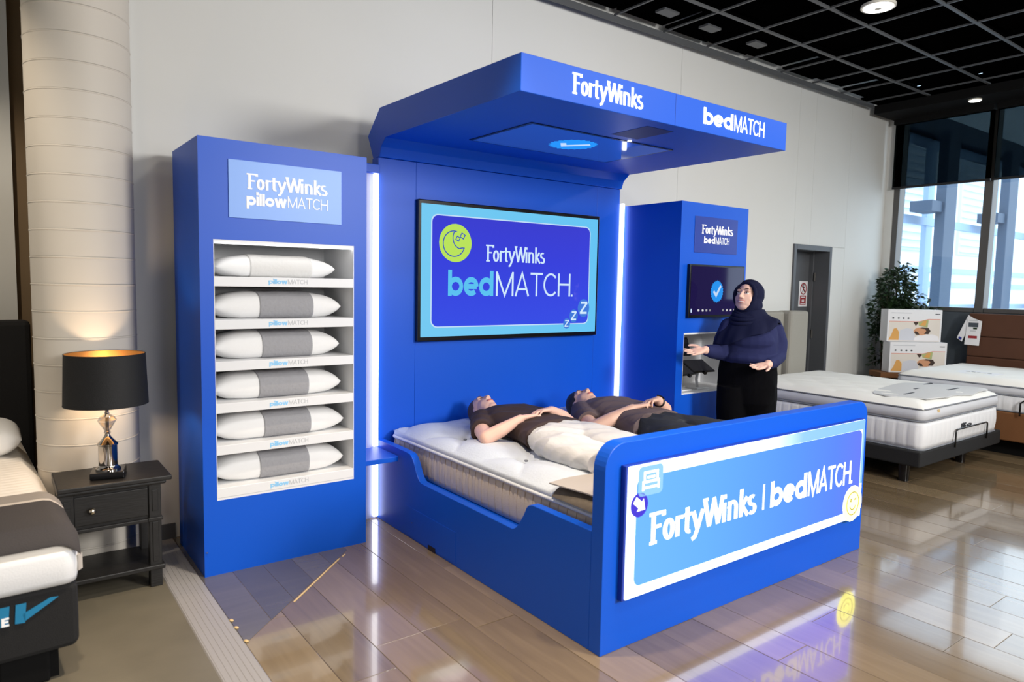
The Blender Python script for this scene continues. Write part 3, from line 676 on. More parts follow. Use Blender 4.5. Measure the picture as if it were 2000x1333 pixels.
# pillows: lens shaped, with a grey middle sleeve
M['pillow_white'] = mat('pillow_white', (240, 240, 240), 0.85, bump=0.12, bscale=40)
M['pillow_grey'] = mat('pillow_grey', (158, 158, 162), 0.9, bump=0.35, bscale=55, noise=0.06, nscale=60)
M['pillow_pale'] = mat('pillow_pale_grey', (222, 221, 219), 0.9, bump=0.25, bscale=55)
def pillow_mesh(w, d, h, u0, u1, off, seed, nu=40, nv=24):
    rr = random.Random(seed); ph = [rr.uniform(0, 6.28) for _ in range(6)]
    def pr(u):  # thickness along length, -1..1
        a = max(0.0, 1 - abs(u) ** 3.8); return a ** .55
    rs = []
    for i in range(nu + 1):
        u = u0 + (u1 - u0) * i / nu; t = max(pr(u), .02); hx = u * w / 2
        wd = d / 2 * (0.80 + .20 * max(0, 1 - abs(u) ** 4) ** .5)
        ring = []
        for j in range(nv):
            a = 2 * math.pi * j / nv; ca, sa = math.cos(a), math.sin(a)
            yy = wd * math.copysign(abs(ca) ** .8, ca); hh = h / 2 * t * math.copysign(abs(sa) ** .75, sa)
            wr = 1 + .018 * math.sin(7 * u + ph[0] + 3 * a) + .012 * math.sin(15 * u + ph[1] - 2 * a)
            zz = max(hh * wr, -h * .36) ; k = 1 + off / max(.03, abs(h / 2 * t))
            ring.append((hx, yy * (1 + off / wd), zz * min(k, 1.3) + h * .36))
        rs.append(ring)
    m = MB(); m.rings(rs); return m
PIL = [('thin white pillow with pale sleeve on the top shelf of the blue cabinet', -.722, .64, .135, .30, 'pillow_pale', -.48, .55),
       ('white pillow with dark grey creased sleeve on the second shelf from the top', -.712, .69, .165, .32, 'pillow_grey', -.34, .50),
       ('white pillow with grey sleeve on the third shelf from the top', -.716, .68, .168, .32, 'pillow_grey', -.30, .50),
       ('white pillow with grey sleeve on the fourth shelf from the top', -.712, .69, .162, .32, 'pillow_grey', -.36, .42),
       ('white pillow with grey sleeve on the fifth shelf from the top', -.705, .71, .162, .32, 'pillow_grey', -.30, .42),
       ('white pillow with smooth grey sleeve on the lowest cabinet shelf', -.708, .71, .168, .32, 'pillow_grey', -.36, .40)]
for k, (lb, px, w_, h_, d_, mm, u0, u1) in enumerate(PIL):
    t = thing('pillow', (px, CYF + .05 + d_ / 2, SZ[k] + .002), lb, 'pillow', 'pillows in the blue cabinet')
    body = link('case', pillow_mesh(w_, d_, h_, -1, 1, 0, k).mesh('case', True), 'pillow_white'); body.parent = t
    band = link('sleeve', pillow_mesh(w_, d_, h_, u0, u1, .0035, k).mesh('sleeve', True), mm); band.parent = t
    if k in (0, 1, 4):   # dark print on top
        pm = MB()
        for q in range(4): pm.box(-.08 + q * .05, -.045 + q * .05, .02, .045, h_ * .84, h_ * .865)
        pp = pm.build('print', 'ink', None); pp.parent = t

# ================================================================== TESTING CABINET (right)
RX0, RX1, RYF, RYB, RZ = 2.171, 2.994, 1.475, 2.289, 2.170
rc = thing('testing_cabinet', ((RX0 + RX1) / 2, 1.9, 0), 'tall blue cabinet with a touch screen and tablet niche behind the standing person', 'cabinet')
QX0, QX1, QZ0, QZ1 = 2.25, 2.93, .705, 1.18
MB().box(RX0, RX1, RYF + .4, RYB, 0, RZ).build('back_box', 'blue', rc)
c2 = MB(); c2.box(RX0, RX0 + .02, RYF + .0185, RYF + .4, 0, RZ); c2.box(RX1 - .02, RX1, RYF + .0185, RYF + .4, 0, RZ); c2.box(RX0 + .02, RX1 - .02, RYF + .0185, RYF + .4, RZ - .02, RZ)
c2.build('carcass', 'blue', rc)
f2 = MB(); f2.box(RX0, QX0, RYF, RYF + .018, 0, RZ); f2.box(QX1, RX1, RYF, RYF + .018, 0, RZ); f2.box(QX0, QX1, RYF, RYF + .018, QZ1, RZ); f2.box(QX0, QX1, RYF, RYF + .018, 0, QZ0)
f2.build('front_panel', 'blue', rc)
n2 = MB(); q = RYF + .36
n2.box(QX0 - .0004, QX0 + .003, RYF - .0006, q, QZ0, QZ1); n2.box(QX1 - .003, QX1 + .0004, RYF - .0006, q, QZ0, QZ1); n2.box(QX0, QX1, q, q + .012, QZ0, QZ1); n2.box(QX0, QX1, RYF + .001, q, QZ1 - .012, QZ1); n2.box(QX0, QX1, RYF + .001, q, QZ0, QZ0 + .012)
n2.build('niche_lining', 'white', rc)
hp2 = MB().box(2.328, 2.855, RYF - .004, RYF, 1.795, 2.07).build('name_panel', 'blue_dark', rc, bevel=.001)
lettering('lettering', 'FortyWinks', serif, .17, 2.405, 2.792, 1.942, .068, FY(RYF - .004), 'letter', hp2, thin=.11, sp=.015)
lettering('lettering', 'bed', sans, .25, 2.437, 2.572, 1.868, .054, FY(RYF - .004), 'letter', hp2, sp=.03)
lettering('lettering', 'MATCH', sans, .125, 2.580, 2.750, 1.868, .054, FY(RYF - .004), 'letter', hp2, sp=.03)
ts = thing('touch_screen', (2.6, RYF, 1.5), 'dark touch screen with a blue tick badge on the right blue cabinet', 'screen')
MB().box(2.258, 2.936, RYF - .03, RYF - .001, 1.298, 1.704).build('casing', 'black', ts, bevel=.003)
s3 = flat('screen', rrect(2.272, 2.922, 1.318, 1.690, .002, 1), FY(RYF - .0305), emis('screen_violet', (.016, .010, .07), 1.0, .05, .3, True), ts, .0008, 0)
TQ = FY(RYF - .0305)
flat('badge', [(2.587 + (a) * .9, 1.500 + b) for a, b in badge(0, 0, .088)], TQ, 'badge', s3, .0006, .0012)
line_obj('tick', [[(2.545, 1.502), (2.577, 1.468), (2.632, 1.545)]], .02, TQ, 'tick', s3, .0006, .002)
for x0 in (2.36, 2.41, 2.455, 2.50, 2.66, 2.71, 2.76, 2.805): flat('screen_icon', rrect(x0, x0 + .022, 1.345, 1.362, .004, 2), TQ, 'ink_light', s3, .0006, .0012)
flat('screen_icon', circ(2.285, 1.352, .008, .016), TQ, 'tick', s3, .0006, .0012)
# tablets on white swivel stands in the niche
def tablet(cx, cy, cz, w_, h_, tilt, yaw, label):
    t = thing('tablet', (cx, cy, cz), label, 'tablet', 'tablets in the cabinet niche')
    ax = Vector((math.cos(yaw), math.sin(yaw), 0)); up = Vector((-math.sin(yaw) * math.sin(tilt), math.cos(yaw) * math.sin(tilt), math.cos(tilt))); nn = ax.cross(up)
    MB().obox((cx, cy, cz), ax * w_ / 2, up * h_ / 2, nn * .006).build('case', 'black', t, bevel=.004)
    MB().obox(Vector((cx, cy, cz)) + nn * .0065, ax * (w_ / 2 - .01), up * (h_ / 2 - .01), nn * .0006).build('display', emis('tablet_display', (.01, .01, .014), 1, .1, .5, True), t)
    MB().obox(Vector((cx, cy, cz)) - up * (h_ / 2 + .006), ax * .012, up * .012, nn * .012).build('clip', 'black', t)
def stand(cx, cy, ztop, label):
    t = thing('tablet_stand', (cx, cy, QZ0 + .012), label, 'stand', 'white tablet stands')
    MB().box(cx - .075, cx + .075, cy - .06, cy + .06, QZ0 + .0125, QZ0 + .022).build('base', 'white', t, bevel=.003)
    MB().tube([(cx, cy, QZ0 + .02), (cx + .01, cy + .02, (QZ0 + ztop) / 2), (cx, cy, ztop)], .012).build('arm', 'white', t, smooth=True)
    MB().ell((cx, cy, ztop), (.018, 0, 0), (0, .018, 0), (0, 0, .018), 10, 7).build('joint', 'white', t, smooth=True)
stand(2.37, RYF + .12, .855, 'white swivel stand at the left of the niche floor'); stand(2.60, RYF + .13, .865, 'white swivel stand in the middle of the niche floor')
stand(2.47, RYF + .25, 1.02, 'tall white swivel stand at the back of the niche')
tablet(2.378, RYF + .12, .885, .22, .17, R(62), R(8), 'black tablet lying low at the left front of the niche')
tablet(2.595, RYF + .13, .895, .24, .17, R(62), R(-6), 'black tablet lying low beside the standing person in the niche')
tablet(2.366, RYF + .14, 1.06, .20, .15, R(22), R(-12), 'black tablet raised upright behind the open hand of the standing person')
sw = MB().box(2.255, 2.33, RYF + .05, RYF + .09, 1.092, 1.105).build('white_tube', 'white', None, bevel=.004); tag(sw, 'short white bar on the tablet behind the open hand', 'bar'); bpy.data.objects.remove(sw)

# ================================================================== MATTRESSES
def rect_path(x0, x1, y0, y1, r, step=.03):
    p = rrect(x0, x1, y0, y1, r, 8); out = []
    for a, b in zip(p, p[1:] + p[:1]):
        n = max(1, int(math.dist(a, b) / step))
        for k in range(n): out.append((a[0] + (b[0] - a[0]) * k / n, a[1] + (b[1] - a[1]) * k / n))
    return out
def side_wall(x0, x1, y0, y1, z0, z1, r, bulge, rib, depth, step=.012, nz=6):
    path = rect_path(x0, x1, y0, y1, r, step); n = len(path); rs = []; cx, cy = (x0 + x1) / 2, (y0 + y1) / 2
    s = 0; S = [0]
    for a, b in zip(path, path[1:]): s += math.dist(a, b); S.append(s)
    nrm = []
    for i in range(n):
        a = path[i - 1]; b = path[(i + 1) % n]; d = Vector((b[0] - a[0], b[1] - a[1])).normalized(); nrm.append((d.y, -d.x))
    for k in range(nz + 1):
        t = k / nz; ring = []
        for i in range(n):
            o = bulge * math.sin(math.pi * t)
            if rib: o -= depth * max(0, 1 - abs(((S[i] / rib) % 1) - .5) / .14) * math.sin(math.pi * t) ** .3
            ring.append((path[i][0] + nrm[i][0] * o, path[i][1] + nrm[i][1] * o, z0 + (z1 - z0) * t))
        rs.append(ring)
    return MB().rings(rs)
def top_panel(x0, x1, y0, y1, z, crown, tufts, puff, nx=64, ny=72, rad=.06, seed=1):
    rr = random.Random(seed)
    def fn(u, v):
        x = x0 + (x1 - x0) * u; y = y0 + (y1 - y0) * v
        e = min(u * (x1 - x0), (1 - u) * (x1 - x0), v * (y1 - y0), (1 - v) * (y1 - y0)); k = 1 - max(0, 1 - e / .16) ** 2.4
        h = crown * k
        if tufts:
            a = x / tufts; b = y / tufts; p = abs(math.sin(math.pi * (a + b) / 2) * math.sin(math.pi * (a - b) / 2))
            da = min((abs(((a + b) / 2 + .5) % 1 - .5)), 9); db = abs(((a - b) / 2 + .5) % 1 - .5)
            pin = math.exp(-((da * da + db * db) * tufts * tufts * 2) / .0016)
            h += puff * (p ** .5 * k) - puff * 1.0 * pin * k
        h += .0015 * math.sin(31 * x + 13 * y) * k
        return (x, y, z + h)
    m = MB(); m.grid(nx, ny, fn); return m
def piping(x0, x1, y0, y1, z, r, rad): return MB().tube([(a, b, z) for a, b in rect_path(x0, x1, y0, y1, rad, .06)], r, 8, True)

mt = thing('mattress', (1.065, 1.06, .34), 'pale quilted mattress with beige striped border inside the blue bed display', 'mattress')
X0, X1, Y0, Y1 = .095, 2.03, .095, 2.05
side_wall(X0, X1, Y0, Y1, .345, .53, .05, .008, .062, .006).build('border', 'mattress_side', mt, smooth=True)
tm = MB()
Lp = 0.0
for k in range(31):
    yy = .14 + k * .062
    tm.tube([(X0 - .0035, yy, .36), (X0 - .0075, yy + .002, .43), (X0 - .004, yy, .52)], .0013, 5)
th = tm.build('border_thread', 'thread', mt); th['kind'] = 'stuff'
piping(X0 - .004, X1 + .004, Y0 - .004, Y1 + .004, .535, .010, .05).build('piping', 'piping', mt, smooth=True)
side_wall(X0, X1, Y0, Y1, .538, .572, .05, .006, 0, 0, .03, 4).build('pillow_top_edge', 'mattress', mt, smooth=True)
top_panel(X0 + .004, X1 - .004, Y0 + .004, Y1 - .004, .568, .022, .30, .034, 130, 130).build('quilt_top', 'mattress', mt, smooth=True)
tf = MB()
for i in range(-1, 14):
    for j in range(0, 15):
        if (i + j) % 2 == 0:
            tx, ty = i * .30 , j * .30
            if X0 + .1 < tx < X1 - .1 and Y0 + .1 < ty < Y1 - .1: tf.ell((tx, ty, .588), (.012, 0, 0), (0, .012, 0), (0, 0, .006), 8, 5)
tfo = tf.build('tuft', 'piping_grey', mt, smooth=True); tfo['kind'] = 'stuff'

def cloth_slab(outline, zf, th, name, m, parent, lift=None):
    """thin cloth with an outline on a surface height zf(x, y)"""
    n = len(outline); bm = bmesh.new()
    vs = [bm.verts.new((a, b, 0)) for a, b in outline]; f = bm.faces.new(vs)
    bmesh.ops.triangulate(bm, faces=[f]); bmesh.ops.subdivide_edges(bm, edges=bm.edges, cuts=3, use_grid_fill=True)
    bmesh.ops.triangulate(bm, faces=bm.faces)
    for v in bm.verts: v.co.z = zf(v.co.x, v.co.y)
    g = bmesh.ops.extrude_face_region(bm, geom=bm.faces[:])
    for e in g['geom']:
        if isinstance(e, bmesh.types.BMVert): e.co.z += th
    bmesh.ops.recalc_face_normals(bm, faces=bm.faces)
    me = bpy.data.meshes.new(name); bm.to_mesh(me); bm.free(); me.polygons.foreach_set('use_smooth', [True] * len(me.polygons)); me.set_sharp_from_angle(angle=R(50))
    return link(name, me, m, parent)
fp = thing('foot_protector', (.8, .26, .6), 'grey-beige foot protector cloth across the mattress end behind the footboard', 'cloth')
cloth_slab([(.068, .43), (.10, .22), (.105, .10), (2.0, .10), (2.0, .36), (1.4, .38), (.7, .42), (.38, .445), (.20, .445)], lambda x, y: .612 + .005 * math.sin(9 * x), .006, 'cloth', 'protector', fp)
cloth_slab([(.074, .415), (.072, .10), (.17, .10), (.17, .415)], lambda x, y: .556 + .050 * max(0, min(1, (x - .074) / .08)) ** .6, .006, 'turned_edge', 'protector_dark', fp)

# ================================================================== LEFT BED, NIGHTSTAND, LAMP
lb = thing('charcoal_bed', (-1.735, 1.05, 0), 'black upholstered bed with white ribbed mattress at the left edge of the photo', 'bed')
MB().prism(rrect(-3.3, -1.735, .12, .375, .03, 4), lambda a, b, d: (a, d, b), 1.05, 3.2).build('base', 'fabric_black', lb, bevel=.02)
MB().box(-3.3, -1.662, 3.2, 3.34, .1, 1.25).build('headboard', 'fabric_black', lb, bevel=.03)
MB().box(-3.25, -1.80, 1.1, 3.1, 0.0, .12).build('plinth', 'black_matte', lb)
MB().box(-1.99, -1.83, 1.07, 1.2, 0.0, .13).build('foot', 'black_matte', lb, bevel=.01)
for q_, (a, b) in enumerate(((-1.99, -1.955), (-1.935, -1.905))):
    MB().prism([(a, .265), (b, .262), (b + .006, .335), (a + .004, .335)], lambda x_, z_, d: (x_, 1.048 - d, z_), 0, .003).build('printed_mark', 'teal', lb)
MB().prism([(-1.905, .268), (-1.80, .332), (-1.825, .335), (-1.912, .295)], lambda x_, z_, d: (x_, 1.048 - d, z_), 0, .003).build('printed_mark', 'teal', lb)
lettering('printed_letter', 'E', sans, .22, -1.975, -1.952, .265, .032, FY(1.044), 'letter', lb)
mt2 = thing('ribbed_mattress', (-1.735, 1.05, .376), 'white ribbed mattress on the charcoal bed beside the black nightstand', 'mattress')
def rib_top(u, v):
    x = -3.28 + 1.545 * u; y = 1.04 + 2.15 * v; e = min((1 - u) * 1.545, v * 2.15); k = 1 - max(0, 1 - e / .06) ** 2
    return (x, y, .50 + .075 * k + .004 * math.sin(2 * math.pi * y / .05) * k)
mm2 = MB(); mm2.grid(24, 260, rib_top); mm2.build('top_cover', 'stripe', mt2, smooth=True)
side_wall(-3.28, -1.735, 1.04, 3.19, .376, .502, .05, .008, 0, 0, .03).build('border', 'white_side', mt2, smooth=True)
MB().obox((-1.729, 1.075, .44), (.006, -.006, 0), (.008, .01, 0), (0, 0, .03)).build('side_tag', 'protector', mt2)
tw = thing('bed_throw', (-1.735, 1.05, .57), 'charcoal throw with a pale stripe across the foot of the ribbed mattress', 'throw')
def throw(name, y0, y1, m, dz=0):
    def f(u, v):
        x = -3.2 + (1.475) * u; y = y0 + (y1 - y0) * v
        z = .583 + dz + .004 * math.sin(13 * y) - .05 * max(0, (x + 1.79) / .065) ** 1.6 - .05 * max(0, (1.10 - y) / .06) ** 1.5
        return Vector((x, y, z))
    m_ = MB(); n_u, n_v = 60, 24
    rs_t = [[f(i / n_u, j / n_v) + Vector((0, 0, .010)) for j in range(n_v + 1)] + [f(i / n_u, j / n_v) for j in range(n_v, -1, -1)] for i in range(n_u + 1)]
    m_.rings(rs_t); return m_.build(name, m, tw, smooth=True, sharp=60)
throw('cloth', 1.035, 1.46, 'throw'); throw('stripe', 1.461, 1.485, 'throw_line'); throw('pale_band', 1.486, 1.60, 'throw_light')
pw = thing('bed_pillow', (-2.16, 2.6, .585), 'white pillow against the black headboard at the left edge', 'pillow')
bo = link('case', pillow_mesh(.6, .42, .22, -1, 1, 0, 11).mesh('case', True), 'pillow_white'); bo.parent = pw

for o_ in (lb, mt2, tw): o_.rotation_euler.z = R(3.0)
ns = thing('nightstand', (-1.6, 1.88, 0), 'black wooden nightstand with one drawer and low shelf under the lamp', 'nightstand')
A0, A1, B0, B1 = -1.745, -1.325, 1.74, 2.055
def N(mb, name, m='black_wood', parent=None, **kw): return mb.build(name, m, parent or ns, **kw)
N(MB().box(A0 - .012, A1 + .045, B0 - .035, B1, .538, .562), 'top', bevel=.006)
N(MB().box(A0 - .012, A1 + .022, B0 - .018, B1, .518, .538), 'cornice', bevel=.008)
N(MB().box(A0 + .05, A1 - .05, B0 + .012, B1 - .01, .345, .518), 'drawer_case')
dr = N(MB().box(A0 + .055, A1 - .058, B0 + .001, B0 + .014, .365, .503), 'drawer', bevel=.003)
N(MB().lathe([(.004, .0), (.006, -.012), (.015, -.018), (.016, -.026), (.010, -.033), (.002, -.035)], (0, 0, 0), 14), 'knob', 'nickel', dr, smooth=True)
kb = bpy.data.objects['knob']; kb.rotation_euler = (R(-90), 0, 0); kb.location = (-1.62, B0 + .001, .435); kb.matrix_parent_inverse = Matrix.Translation(-world_loc(dr)); kb.rotation_euler = (R(-90), 0, 0)
for (a, b) in ((A0, B0), (A1 - .055, B0), (A0, B1 - .055), (A1 - .055, B1 - .055)):
    lg = MB(); lg.box(a, a + .055, b, b + .055, .0, .518)
    lo = N(lg, 'leg', bevel=.003)
    if b == B0:
        for z0, z1 in ((.385, .49), (.13, .33)): N(MB().box(a + .014, a + .041, b - .004, b, z0, z1), 'leg_panel', 'black_wood', lo, bevel=.002)
        N(MB().box(a - .006, a + .061, b - .008, b + .058, .335, .352), 'leg_ring', 'black_wood', lo, bevel=.003)
N(MB().box(A0 + .02, A1 - .02, B0 - .004, B0 + .02, .332, .350), 'rail', bevel=.003)
N(MB().box(A0 - .008, A1 + .012, B0 - .012, B1, .088, .112), 'low_shelf', bevel=.005)

lp = thing('table_lamp', (-1.535, 1.848, .563), 'chrome and crystal table lamp with black drum shade on the nightstand', 'lamp')
LX, LY, LZ = -1.535, 1.848, .563
def LP(mb, name, m, **kw): return mb.build(name, m, lp, **kw)
a_ = R(-12)
LP(MB().obox((LX, LY, LZ + .016), (.072 * math.cos(a_), .072 * math.sin(a_), 0), (-.072 * math.sin(a_), .072 * math.cos(a_), 0), (0, 0, .016)), 'base', 'black', bevel=.004)
LP(MB().lathe([(.055, .032), (.055, .040), (.044, .048), (.042, .055)], (LX, LY, LZ), 24), 'foot_ring', 'chrome', smooth=True, sharp=40)
LP(MB().lathe([(.040, .055), (.041, .06), (.041, .150), (.045, .153), (.045, .160), (.030, .175), (.014, .195), (.011, .205)], (LX, LY, LZ), 24), 'column', 'chrome', smooth=True, sharp=40)
gm = LP(MB().lathe([(.010, .205), (.016, .212), (.012, .220), (.022, .240), (.039, .268), (.041, .275), (.030, .292), (.012, .304), (.012, .312)], (LX, LY, LZ), 10), 'crystal_body', 'crystal')
LP(MB().lathe([(.008, .205), (.008, .36)], (LX, LY, LZ), 10), 'stem', 'chrome')
sh = MB(); zs0, zs1 = .917 - LZ, 1.160 - LZ
sh.lathe([(.181, zs0), (.172, zs1), (.169, zs1), (.178, zs0), (.181, zs0)], (LX, LY, LZ), 48)
sh2 = MB(); n_ = 48
for f_ in (0,): pass
shade = MB(); shade.rings([[(LX + r * math.cos(2 * math.pi * i / 48), LY + r * math.sin(2 * math.pi * i / 48), LZ + z) for i in range(48)] for r, z in ((.181, zs0), (.172, zs1))], caps=False)
so_ = shade.build('lamp_shade', 'shade', lp, smooth=True)
liner = MB(); liner.rings([[(LX + r * math.cos(2 * math.pi * i / 48), LY + r * math.sin(2 * math.pi * i / 48), LZ + z) for i in range(48)] for r, z in ((.1785, zs0), (.1695, zs1))], caps=False)
liner.build('shade_lining', 'gold', so_, smooth=True)
rim = MB(); rim.tube([(LX + .171 * math.cos(2 * math.pi * i / 48), LY + .171 * math.sin(2 * math.pi * i / 48), LZ + zs1) for i in range(48)], .002, 6, True)
rim.tube([(LX + .180 * math.cos(2 * math.pi * i / 48), LY + .180 * math.sin(2 * math.pi * i / 48), LZ + zs0) for i in range(48)], .002, 6, True)
rim.build('shade_rim', 'shade', so_, smooth=True)
sp_ = MB()
for k in range(3):
    a = 2 * math.pi * k / 3; sp_.tube([(LX, LY, LZ + .36), (LX + .172 * math.cos(a), LY + .172 * math.sin(a), LZ + zs1 - .03)], .002, 5)
sp_.build('shade_spider', 'chrome', so_)
M['bulb'] = emis('lamp_bulb', (1.0, .72, .45), 3.0, linear=True)
LP(MB().ell((LX, LY, LZ + .385), (.022, 0, 0), (0, .022, 0), (0, 0, .030), 12, 8), 'bulb', 'bulb', smooth=True)
pl = bpy.data.lights.new('lamp_glow', 'POINT'); plo = bpy.data.objects.new('lamp_glow', pl); COL.objects.link(plo); pl.energy = 9; pl.color = (1, .72, .46); pl.shadow_soft_size = .03; plo.location = (LX, LY, LZ + .435)

# ================================================================== WHITE BED (right)
wbd = thing('adjustable_bed', (4.64, 1.3, 0), 'black platform bed base on legs under the white mattress right of the footboard', 'bed')
MB().box(3.83, 5.48, .40, 2.20, .145, .27).build('base', 'fabric_black', wbd, bevel=.012)
for a, b in ((3.92, .55), (5.02, .55), (3.92, 2.0), (5.02, 2.0)):
    MB().loft([((a, b, z), (.04 * s, 0, 0), (0, .04 * s, 0)) for z, s in ((0, .8), (.02, .85), (.15, 1.0))], 16, 4).build('leg', 'black', wbd, smooth=True, sharp=50)
hb = MB(); hb.box(3.82, 4.86, 2.26, 2.385, .1, 1.29).build('headboard', 'grey_linen', wbd, bevel=.03)
MB().box(4.875, 5.23, 2.20, 2.385, .1, 1.295).build('headboard_wing', 'grey_linen', wbd, bevel=.03)
rt = [(4.44, .385, .24), (4.44, .385, .345)] + [(4.47 - .03 * math.cos(R(a)), .385, .36 + .028 * math.sin(R(a))) for a in range(0, 91, 15)] + [(5.07 + .03 * math.sin(R(a)), .385, .36 + .028 * math.cos(R(a))) for a in range(0, 91, 15)] + [(5.10, .385, .24)]
MB().tube(rt, .007, 8).build('mattress_retainer', 'black', wbd, smooth=True)
wm = thing('white_mattress', (4.64, 1.3, .27), 'thick white pillow-top mattress with grey piping on the black platform bed', 'mattress')
a0, a1, b0, b1 = 3.88, 5.40, .415, 2.19
side_wall(a0, a1, b0, b1, .275, .50, .06, .012, .085, .006).build('border', 'white_side', wm, smooth=True)
side_wall(a0, a1, b0, b1, .507, .60, .06, .014, 0, 0, .03).build('pillow_top_band', 'grey_side', wm, smooth=True)
for z in (.275, .503, .602): piping(a0 - .004, a1 + .004, b0 - .004, b1 + .004, z, .006, .06).build('piping', 'piping_grey', wm, smooth=True)
top_panel(a0 + .002, a1 - .002, b0 + .002, b1 - .002, .602, .045, .2, .006, 60, 70).build('quilt_top', 'white_fabric', wm, smooth=True)
MB().obox((4.12, .404, .575), (.02, 0, 0), (0, .002, 0), (0, 0, .012)).build('side_tag', 'filler', wm)
lettering('lettering', 'life', lambda c_, w_: ([[(.1, 0), (.1, .6)], arc(.1, .75, .12, .2, 250, 20, 6), [(0, .5), (.25, .5)]], .3) if c_ == 'f' else sans(c_, w_), .16, 4.58, 4.80, .375, .05, FY(.402), 'ink', wm)
gc = thing('topper_cloth', (4.7, .7, .65), 'flat grey cloth topper laid over the foot of the white mattress', 'cloth')
zc = lambda x_, y_: .650 + .008 * math.sin(6 * x_ + 1) * math.sin(5 * y_) - .03 * max(0, (.52 - y_) / .1) ** 2
cloth_slab([(4.06, .90), (4.02, .78), (4.10, .60), (4.12, .50), (4.45, .47), (4.62, .49), (4.9, .45), (5.1, .47), (5.28, .46), (5.32, .60), (5.33, .80), (5.22, .98), (5.0, 1.06), (4.8, 1.05), (4.4, 1.02), (4.2, .97)], zc, .008, 'cloth', 'grey_cloth', gc)
for x0, y0, l_ in ((4.25, .72, .17), (4.62, .80, .20), (4.85, .62, .24), (5.05, .9, .16)):
    MB().box(x0, x0 + l_, y0, y0 + .02, zc(x0, y0) + .004, zc(x0, y0) + .0105).build('printed_word', 'ink', gc)

# ================================================================== BROWN BED by the window
bb_ = thing('brown_bed', (6.35, .66, 0), 'brown upholstered bed by the window with a tall panelled headboard', 'bed')
MB().box(5.62, 7.1, -.10, 1.42, .15, .42).build('base', 'tan', bb_, bevel=.012)
MB().box(5.75, 7.0, 0, 1.3, .0, .15).build('plinth', 'black_matte', bb_)
hb2 = MB().box(7.10, 7.13, -.15, 1.30, .1, 1.27).build('headboard', 'brown', bb_, bevel=.01)
for z0, z1 in ((.45, .80), (.80, 1.03), (1.03, 1.295)):
    MB().box(7.065, 7.115, -.16, 1.31, z0 + .002, z1 - .002).build('headboard_panel', 'brown', hb2, bevel=.012)
rt = [(5.60, .36, .40), (5.60, .36, .55)] + [(5.60, .33 + .03 * math.cos(R(a)), .56 + .03 * math.sin(R(a))) for a in range(0, 91, 15)] + [(5.60, -.1, .59)]
MB().tube([(5.595, .30, .40), (5.595, .30, .52), (5.595, .27, .548), (5.595, .22, .552), (5.595, -.05, .552)], .008, 8).build('mattress_retainer', 'black', bb_, smooth=True)
bm_ = thing('white_mattress', (6.35, .66, .42), 'white mattress with grey piping on the brown window bed', 'mattress')
a0, a1, b0, b1 = 5.64, 7.06, -.08, 1.42
side_wall(a0, a1, b0, b1, .425, .575, .06, .01, .09, .005).build('border', 'white_side', bm_, smooth=True)
side_wall(a0, a1, b0, b1, .58, .655, .06, .012, 0, 0, .03).build('pillow_top_band', 'grey_side', bm_, smooth=True)
for z in (.43, .578, .657): piping(a0 - .004, a1 + .004, b0 - .004, b1 + .004, z, .007, .06).build('piping', 'piping_grey', bm_, smooth=True)
top_panel(a0 + .002, a1 - .002, b0 + .002, b1 - .002, .657, .06, .25, .008, 50, 50).build('quilt_top', 'white_fabric', bm_, smooth=True)
ps = thing('price_sheet', (5.95, .85, .72), 'white printed sheet lying on the mattress of the brown bed', 'paper')
MB().obox((5.98, .80, .722), (.12, -.02, .004), (.03, .19, 0), (0, 0, .002)).build('sheet', 'paper', ps)
for k in range(5): MB().obox((6.0 + .006 * k, .70 + k * .05, .7255), (.008, 0, 0), (0, .017, 0), (0, 0, .0008)).build('printed_word', 'ink', ps)
tg = thing('swing_tag', (7.05, 1.24, 1.1), 'white swing tags clipped to the corner of the brown headboard', 'tag')
FT = lambda x0: (lambda a, b, d: (x0 - d, a, b))
MB().prism([(1.415, 1.00), (1.36, .96), (1.26, 1.24), (1.31, 1.27)], FT(7.052), 0, .002).build('back_card', 'paper', tg)
MB().prism([(1.40, .995), (1.37, .975), (1.362, 1.005), (1.392, 1.02)], FT(7.05), 0, .001).build('card_print', 'navy_ink', tg)
MB().prism([(1.33, .93), (1.18, .925), (1.165, 1.205), (1.31, 1.255)], FT(7.045), 0, .002).build('front_card', 'paper', tg)
for a, b, w_, h_, c_ in ((1.25, 1.16, .1, .05, 'slate'), (1.25, 1.09, .06, .012, 'ink_light'), (1.25, 1.02, .09, .03, 'red'), (1.25, 1.21, .09, .014, 'ink_light'), (1.23, 1.12, .04, .02, 'leaf')):
    MB().prism([(a + w_ / 2, b - h_ / 2), (a - w_ / 2, b - h_ / 2), (a - w_ / 2, b + h_ / 2), (a + w_ / 2, b + h_ / 2)], FT(7.042), 0, .001).build('card_print', c_, tg)

